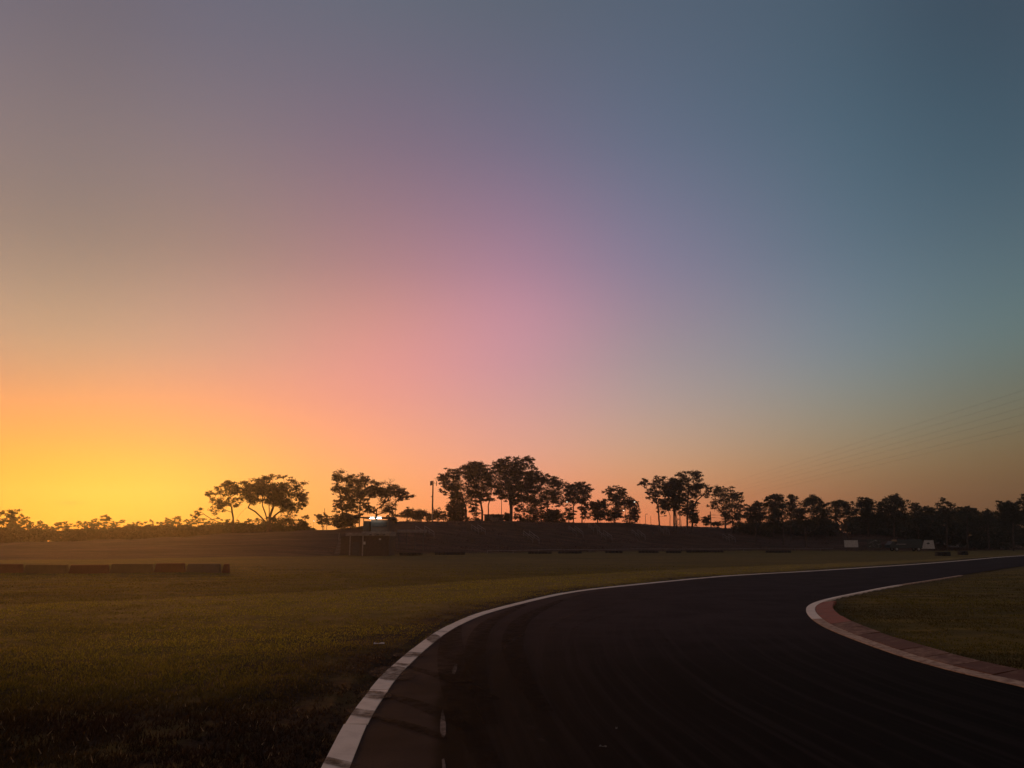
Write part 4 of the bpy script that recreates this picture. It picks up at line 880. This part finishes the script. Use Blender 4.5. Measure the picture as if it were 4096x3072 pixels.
b_ = MB(); b_.tube((0,0,z(1934)), (54*.2712*k,0,z(1933)), .035); b_.tube((-.55,0,z(1935)), (0,0,z(1935)), .035); b_.tube((.3,0,z(1931)), (.3,0,z(1928)), .05); b_.build('arm', M['darksteel'], mt_)
MB().box((-.26, 0, z(1987)), (.26,.2,.18)).build('junction_box', M['darksteel'], mt_)
def mast(px, pyb, pyt, D, name, label, cat='mast', r=.07):
    x = (px-2048)*D/3135; g = TZ(x, D); t_ = P(px, pyt, D)[2]-g; e = empty(name, (x, D, g)); tag(e, label, cat)
    MB().tube((0,0,-.3), (0,0,t_), r, r*.7, 8).build('pole', M['darksteel'], e); return e, t_
mast(1293, 2115, 2033, 190, 'slim_mast', 'slim dark mast rising through the small rounded tree pair', r=.08)
mast(1578, 2070, 1988, 182, 'slim_mast', 'slim dark mast hanging below the mushroom crown on its right', r=.08)
mast(2583+23, 2097, 2064, 178, 'slim_mast', 'short bare mast in the wide sky gap', r=.05)
mast(2562, 2097, 2076, 178, 'slim_mast', 'shortest bare mast against the low lacy gum', r=.04)
def lamp(px, py, D, label, lit=True, arm=1, warm=True, r=.06):
    e, t_ = mast(px+arm*8, 2090, py-2, D, 'street_lamp', label, 'street lamp', r); e['group'] = 'street lamps along the bank crest'
    dx = -arm*8*D/3135
    MB().tube((0,0,t_), (dx,0,t_+.12), .035, .03).build('arm', M['darksteel'], e)
    MB().box((dx, 0, t_+.1), (.42,.22,.1)).build('lamp_head', M['darksteel'], e)
    if lit: MB().box((dx, -.06, t_+.0), (.24,.2,.1)).build('lamp_glass', M['lampwarm'], e)
lamp(1985,1982,183,'lit street lamp in the sky arch of the central clump', arm=2.6, r=.09)
lamp(2270,2010,178,'lit street lamp among the leaves of the three stemmed gum')
lamp(2543,2010,176,'lit street lamp at the right side of the low lacy gum', arm=-1)
lamp(2498,2044,178,'lit street lamp inside the lone round headed gum')
lamp(1252,2086,190,'tiny lit street lamp left of the slim mast', arm=-.2, r=.03)
lamp(2591,2060,180,'unlit street lamp standing in the wide sky gap', lit=False, arm=-.8)
# crest furniture in the sky gap
def crest(px, D): x = (px-2048)*D/3135; return x, D, TZ(x, D)
x, y, z_ = crest(2612, 168); e = empty('equipment_box', (x, y, z_)); tag(e, 'upright dark cabinet on the crest beside a low pipe gate', 'cabinet'); MB().box((0,0,.32), (.28,.3,.75)).build('cabinet_body', M['darksteel'], e); MB().box((0,0,.72), (.34,.36,.05)).build('cap', M['darksteel'], e)
e = empty('pipe_gate', (x+.9, y, z_)); tag(e, 'low curved pipe gate right of the dark cabinet on the crest', 'gate')
b_ = MB(); pts = [(-.6,.62),(-.2,.68),(.3,.62),(.8,.35)]
for p_, q_ in zip(pts[:-1], pts[1:]): b_.tube((p_[0],0,p_[1]), (q_[0],0,q_[1]), .025)
b_.tube((-.6,0,.62),(.5,0,.15),.02); b_.tube((0,0,-.1),(0,0,.65),.02); b_.tube((.8,0,-.1),(.8,0,.35),.02); b_.build('pipe_frame', M['darksteel'], e)
x, y, z_ = crest(2718, 172); e = empty('lookout_frame', (x, y, z_)); tag(e, 'thin ladder like steel frame between the two stemmed gum and the ragged gum', 'frame')
for sx_ in (-.35, .1): MB().tube((sx_,0,-.2), (sx_+.12,0,3.6), .04).build('leg', M['darksteel'], e)
for i in range(6): MB().tube((-.33+.03*i,0,.5+.55*i), (.12+.03*i,0,.5+.55*i), .025).build('rung', M['darksteel'], e)
b_ = MB(); b_.tube((.2,0,2.0),(1.6,0,1.2),.03); b_.tube((.2,0,.9),(1.5,0,2.1),.03); b_.tube((1.75,0,-.2),(1.65,0,1.9),.05); b_.build('brace', M['darksteel'], e)
# small shed behind the central trunks
x, y, z_ = crest(1985, 190); e = empty('shed', (x, y, z_)); tag(e, 'low pale shed behind the trunks in the sky arch', 'shed')
MB().box((-.6,0,.75),(4.6,3,1.9)).build('wall', M['concrete'], e); MB().box((-.6,0,1.78),(5.0,3.4,.14)).build('roof', M['darksteel'], e)
MB().box((2.8,0,.95),(1.2,2,2.3)).build('side_room', M['darkwall'], e)
# hedge of little bushes round the shed
for (u, v0, cl, lb) in [(900,990,[(860,890,50,22),(930,895,50,22)],'little bush on the left of the pale shed'),(1020,990,[(1020,880,50,34),(1050,920,40,36),(990,930,60,26)],'round bush between the shed and the thickest trunk'),
  (820,990,[(800,950,50,40),(770,980,50,30)],'leafy bush at the left foot of the sky arch'),(1200,1000,[(1200,900,34,20),(1180,940,60,34),(1250,950,70,36)],'low dark bush right of the thickest trunk'),
  (1330,1000,[(1320,930,80,45),(1400,950,80,40)],'wide dark bush under the thin stemmed gum'),(400,1000,[(350,930,90,50),(430,950,90,45),(470,900,50,50)],'dark bush under the drooping gum'),
  (620,1000,[(600,930,70,45),(680,950,60,36)],'dark bush between the first two central trunks')]:
    tree('crest_bush', 4, 186, [[(u, v0), (u, v0-40)]], cl, lb, 'bush', 'bushes along the crest under the central gums', r0=.06, cover=1.9, mt='scrub')

# ------------------------------------------------------------------ power line
XL = 131.
def wz(D, lev):
    base = {0:38.6, 1:34.5, 2:30.4}[lev]; t_ = (D-200)/(793-200); z_ = base+(-8.6)*t_
    return z_
names = [('upper','left'),('upper','right'),('middle','left'),('middle','right'),('lower','left'),('lower','right')]
for i, (lv, sd_) in enumerate(names):
    mb = MB(); x = XL+(-5.5 if sd_ == 'left' else 5.5)*.62
    ds = list(np.linspace(140, 615, 24))
    for a_, b_ in zip(ds[:-1], ds[1:]): mb.tube((x, a_, wz(a_, i//2)), (x, b_, wz(b_, i//2)), .015, .015, 4, False)
    tag(mb.build('power_line', M['insul']), '%s pair of power lines, %s wire, sweeping up to the right' % (lv, 'nearer the bank' if sd_ == 'left' else 'farther from the bank'), 'power line', 'power lines above the right wood')
e = empty('lattice_pylon', (XL, 615, 0)); tag(e, 'distant lattice pylon mostly hidden behind the ragged gum', 'pylon')
topz = wz(615, 0)+3
for sx_ in (-1,1):
    for sy_ in (-1,1): MB().tube((3*sx_,3*sy_,0),(.5*sx_,.5*sy_,topz),.22,.12,4).build('leg', M['darksteel'], e)
b_ = MB(); n_ = 9
for i in range(n_):
    a_ = i/n_; c_ = (i+1)/n_; wa = 3-2.5*a_; wc = 3-2.5*c_
    for (p_, q_) in (((-wa,-wa,topz*a_),(wc,-wc,topz*c_)),((wa,-wa,topz*a_),(-wc,-wc,topz*c_)),((-wa,wa,topz*a_),(wc,wc,topz*c_)),((-wa,-wa,topz*a_),(-wc,wc,topz*c_)),((wa,-wa,topz*a_),(wc,wc,topz*c_))): b_.tube(p_, q_, .1, .1, 3)
b_.build('bracing', M['darksteel'], e)
for lv in range(3): MB().tube((-5,0,wz(615,lv)+.6),(5,0,wz(615,lv)+.6),.18,.18,4).build('crossarm', M['darksteel'], e)
D = 205.; x = (2847-2048)*D/3135; g = TZ(x, D); tz_ = P(2847, 2046, D)[2]-g
e = empty('power_pole', (x, D, g)); tag(e, 'wooden power pole with short crossarms left of the vase shaped gum', 'power pole')
MB().tube((0,0,-.3),(0,0,tz_),.16,.12,8).build('pole', M['bark'], e)
for py in (2060, 2071): 
    zz = P(2847, py, D)[2]-g; MB().box((.35,0,zz),(1.9,.1,.1)).build('crossarm', M['bark'], e); 
    mb = MB(); mb.tube((.7,0,zz),(8.5,3,zz-.25),.025,.025,4); mb.build('service_wire', M['insul'], e)

# ------------------------------------------------------------------ boards, vehicle and tyres at the foot of the bank on the right
def board(px0, px1, py0, py1, D, name, label, mt, topin=(0,0), cat='sign'):
    k = D/3135; xa, xb = (px0-2048)*k, (px1-2048)*k; x = (xa+xb)/2; g = TZ(x, D); zb = P(px0, py1, D)[2]-g; zt = P(px0, py0, D)[2]-g
    e = empty(name, (x, D, g)); tag(e, label, cat)
    w = (xb-xa)/2; b_ = MB(); tl, tr_ = topin
    pts = [(-w,zb),(w,zb),(w-tr_*k,zt),(-w+tl*k,zt)]
    for y_ in (-.04,.04): b_.v += [(p_[0], y_, p_[1]) for p_ in pts]
    b_.f = [(0,1,2,3),(7,6,5,4)]+[(i+4, (i+1) % 4+4, (i+1) % 4, i) for i in range(4)]
    b_.build('panel', M[mt], e)
    for sx_ in (-.75, .75): MB().box((w*sx_, .1, (zt-.1)/2-.1), (.09,.09,zt+.1)).build('post', M['darksteel'], e)
    return e, w, zb, zt
board(3376, 3431, 2161, 2189, 156, 'white_board', 'plain white rectangular trackside board left of the parked truck', 'signwhite')
board(3468, 3524, 2158, 2192, 157, 'dark_board', 'dark trackside board with smeared pale marks beside the white one', 'print')
e, w, zb, zt = board(3684, 3736, 2161, 2195, 156, 'tapered_board', 'white trackside board tapering upward with a small dark emblem', 'signwhite', (13, 3))
b_ = MB(); star = []
for i in range(14):
    a_ = 2*math.pi*i/14+.2; r_ = (.32, .15, .30, .13, .24, .14, .34)[i % 7]; star.append((r_*math.cos(a_), -.055, r_*math.sin(a_)))
b_.poly(star[::-1]); b_.build('emblem', M['signdark'], e, (.05, 0, zt-.62))
D = 155.; k = D/3135; xc = (3618-2048)*k; g = TZ(xc, D)
v = empty('parked_truck', (xc, D, g)); tag(v, 'long dark green truck parked side on between the trackside boards', 'truck')
lxv = lambda px: (px-3618)*k; lzv = lambda py: P(3618, py, D)[2]-g
zb_ = lzv(2192); b_ = MB()
MB().box((lxv(3626), 0, (lzv(2158)+zb_)/2), (lxv(3692)-lxv(3592), 2.2, lzv(2158)-zb_)).build('box_body', M['vehicle'], v, bevel=.06)
cabw = lxv(3590)-lxv(3546)
b_ = MB(); prof_ = [(-cabw/2,zb_),(-cabw/2,lzv(2178)),(-cabw*.36,lzv(2176)),(-cabw*.18,lzv(2165)),(cabw/2,lzv(2165)),(cabw/2,zb_)]
b_.v = [(p_[0], -1.05, p_[1]) for p_ in prof_]+[(p_[0], 1.05, p_[1]) for p_ in prof_]; n_ = len(prof_); b_.f = [tuple(range(n_)), tuple(range(2*n_-1, n_-1, -1))]+[(i, i+n_, (i+1) % n_+n_, (i+1) % n_) for i in range(n_)]
cab = b_.build('cab', M['vehicle'], v, (lxv(3568), 0, 0), bevel=.04)
MB().box((lxv(3576), -1.07, lzv(2170.5)), (.9,.03,.42)).build('window', M['glass'], v)
MB().box((lxv(3592), -1.13, lzv(2176.6)), (1.9,.03,.13)).build('side_stripe', M['steel'], v)
MB().box((lxv(3547), -.6, lzv(2183)), (.06,.3,.2)).build('headlight', M['steel'], v)
for px in (3573.5, 3660.5):
    for sy_ in (-1, 1):
        o = MB().torus((lxv(px), .98*sy_, .40), .29, .115, 'y', 20, 8).build('wheel', M['tyre'], v, smooth=True)
        MB().torus((lxv(px), 1.06*sy_, .40), .17, .06, 'y', 16, 6).build('rim', M['signwhite'], o)
def tyre_row(px0, px1, pyb, label, rows=1, hgt=.42, rail=False):
    D = float(H*3135/(pyb-YH)); k = D/3135; x = ((px0+px1)/2-2048)*k; g = TZ(x, D); w = (px1-px0)*k; b_ = MB(); n_ = max(2, int(w/.5))
    for i in range(n_):
        for j in range(2): b_.torus(((i+.5)/n_*w-w/2+random.uniform(-.03,.03), 0, .10+.19*j), .24, .1, 'z', 10, 6)
    o = b_.build('tyre_barrier', M['tyre'], None, (x, D, g), smooth=True); tag(o, label, 'tyre barrier', 'low tyre barriers along the foot of the bank'); return o
spots = [(1600,1690,2221,'below the stairway nearest the control tower'),(1740,1860,2219,'below the first tall central gum'),(2113,2206,2214,'below the lowest double railed stairway'),(2233,2325,2213,'below the three stemmed gum'),(2420,2488,2212,'dark short row below the lone round headed gum'),(2553,2632,2211,'below the wide sky gap'),(2664,2722,2210,'below the slender gum with flared base'),(2745,2890,2209,'long row below the ragged gum'),(3060,3160,2209,'below the first trees of the right wood')]
for a_, b1_, c_, lb in spots: tyre_row(a_, b1_, c_, 'low tyre barrier at the bank foot, '+lb)
for (a_, b1_, c_, lb) in ((3738,3793,2222,'left one of two dark tyre bundles on the grass past the tapered board'),(3828,3862,2218,'right one of two dark tyre bundles on the grass past the tapered board')):
    o = tyre_row(a_, b1_, c_, lb); o['group'] = 'dark tyre bundles'; o['category'] = 'tyre bundle'; o.scale = (1, 2.2, 1.5)
# pipe rail running above the tyres
rl = empty('pipe_rail', ((2400-2048)*132/3135, 132, 0)); tag(rl, 'thin pale pipe rail along the foot of the bank behind the tyres', 'rail')
pts = []
for px in np.linspace(1950, 3330, 28):
    D = float(foot(px))-1.2; x = (px-2048)*D/3135; pts.append((x-rl.location[0], D-rl.location[1], TZ(x, D)))
b_ = MB()
for p_, q_ in zip(pts[:-1], pts[1:]): b_.tube((p_[0],p_[1],p_[2]+.52), (q_[0],q_[1],q_[2]+.52), .035, .035, 4)
b_.build('rail', M['concrete'], rl)
for p_ in pts[::2]: MB().tube((p_[0],p_[1],p_[2]-.1), (p_[0],p_[1],p_[2]+.52), .03, .03, 4).build('post', M['concrete'], rl)
# low blocks on the left, red and grey in turn
bl = [(-330,-180,'red'),(-178,-2,'grey'),(0,130,'red'),(132,308,'grey'),(310,468,'red'),(470,642,'grey'),(644,768,'red'),(770,908,'mauve'),(910,942,'red')]
bn = ['beyond the left edge','beyond the left edge, second','at the left edge of the photograph','between the two leftmost red ones','second red from the left edge','below the far left treeline, middle of the row','third red from the left edge','next to the right end of the row','short one ending the row on the right']
for (a_, b1_, c_), lb in zip(bl, bn):
    D = 54.; k = D/3100; x = ((a_+b1_)/2-2048)*k; g = TZ(x, D); w = (b1_-a_)*k-.05
    o = MB().box((0,0,.33), (w, .5, .74), 0, 1-.10/w*2, .55).build('barrier_block', M[c_], None, (x, D, g-.1), bevel=.05); o.rotation_euler[2] = random.uniform(-.03,.03); o.rotation_euler[1] = random.uniform(-.008,.008)
    tag(o, 'low weathered %s barrier block, %s' % ({'red':'red','grey':'grey','mauve':'mauve grey'}[c_], lb), 'barrier block', 'red and grey barrier blocks on the left field')

# ------------------------------------------------------------------ evening haze
hz = MB().box((0, 0, 22.5), (2*HBOX, 2*HBOX, 50)); ho = hz.build('haze', None); tag(ho, kind='stuff'); ho['label'] = 'thin evening haze over the whole circuit'
m = bpy.data.materials.new('haze'); m.use_nodes = True; n = m.node_tree.nodes; n.clear(); pv = n.new('ShaderNodeVolumePrincipled'); ou = n.new('ShaderNodeOutputMaterial'); m.node_tree.links.new(pv.outputs[0], ou.inputs['Volume'])
pv.inputs['Color'].default_value = (.95,.93,.92,1); pv.inputs['Density'].default_value = HAZE; pv.inputs['Anisotropy'].default_value = .8
ho.data.materials.append(m)
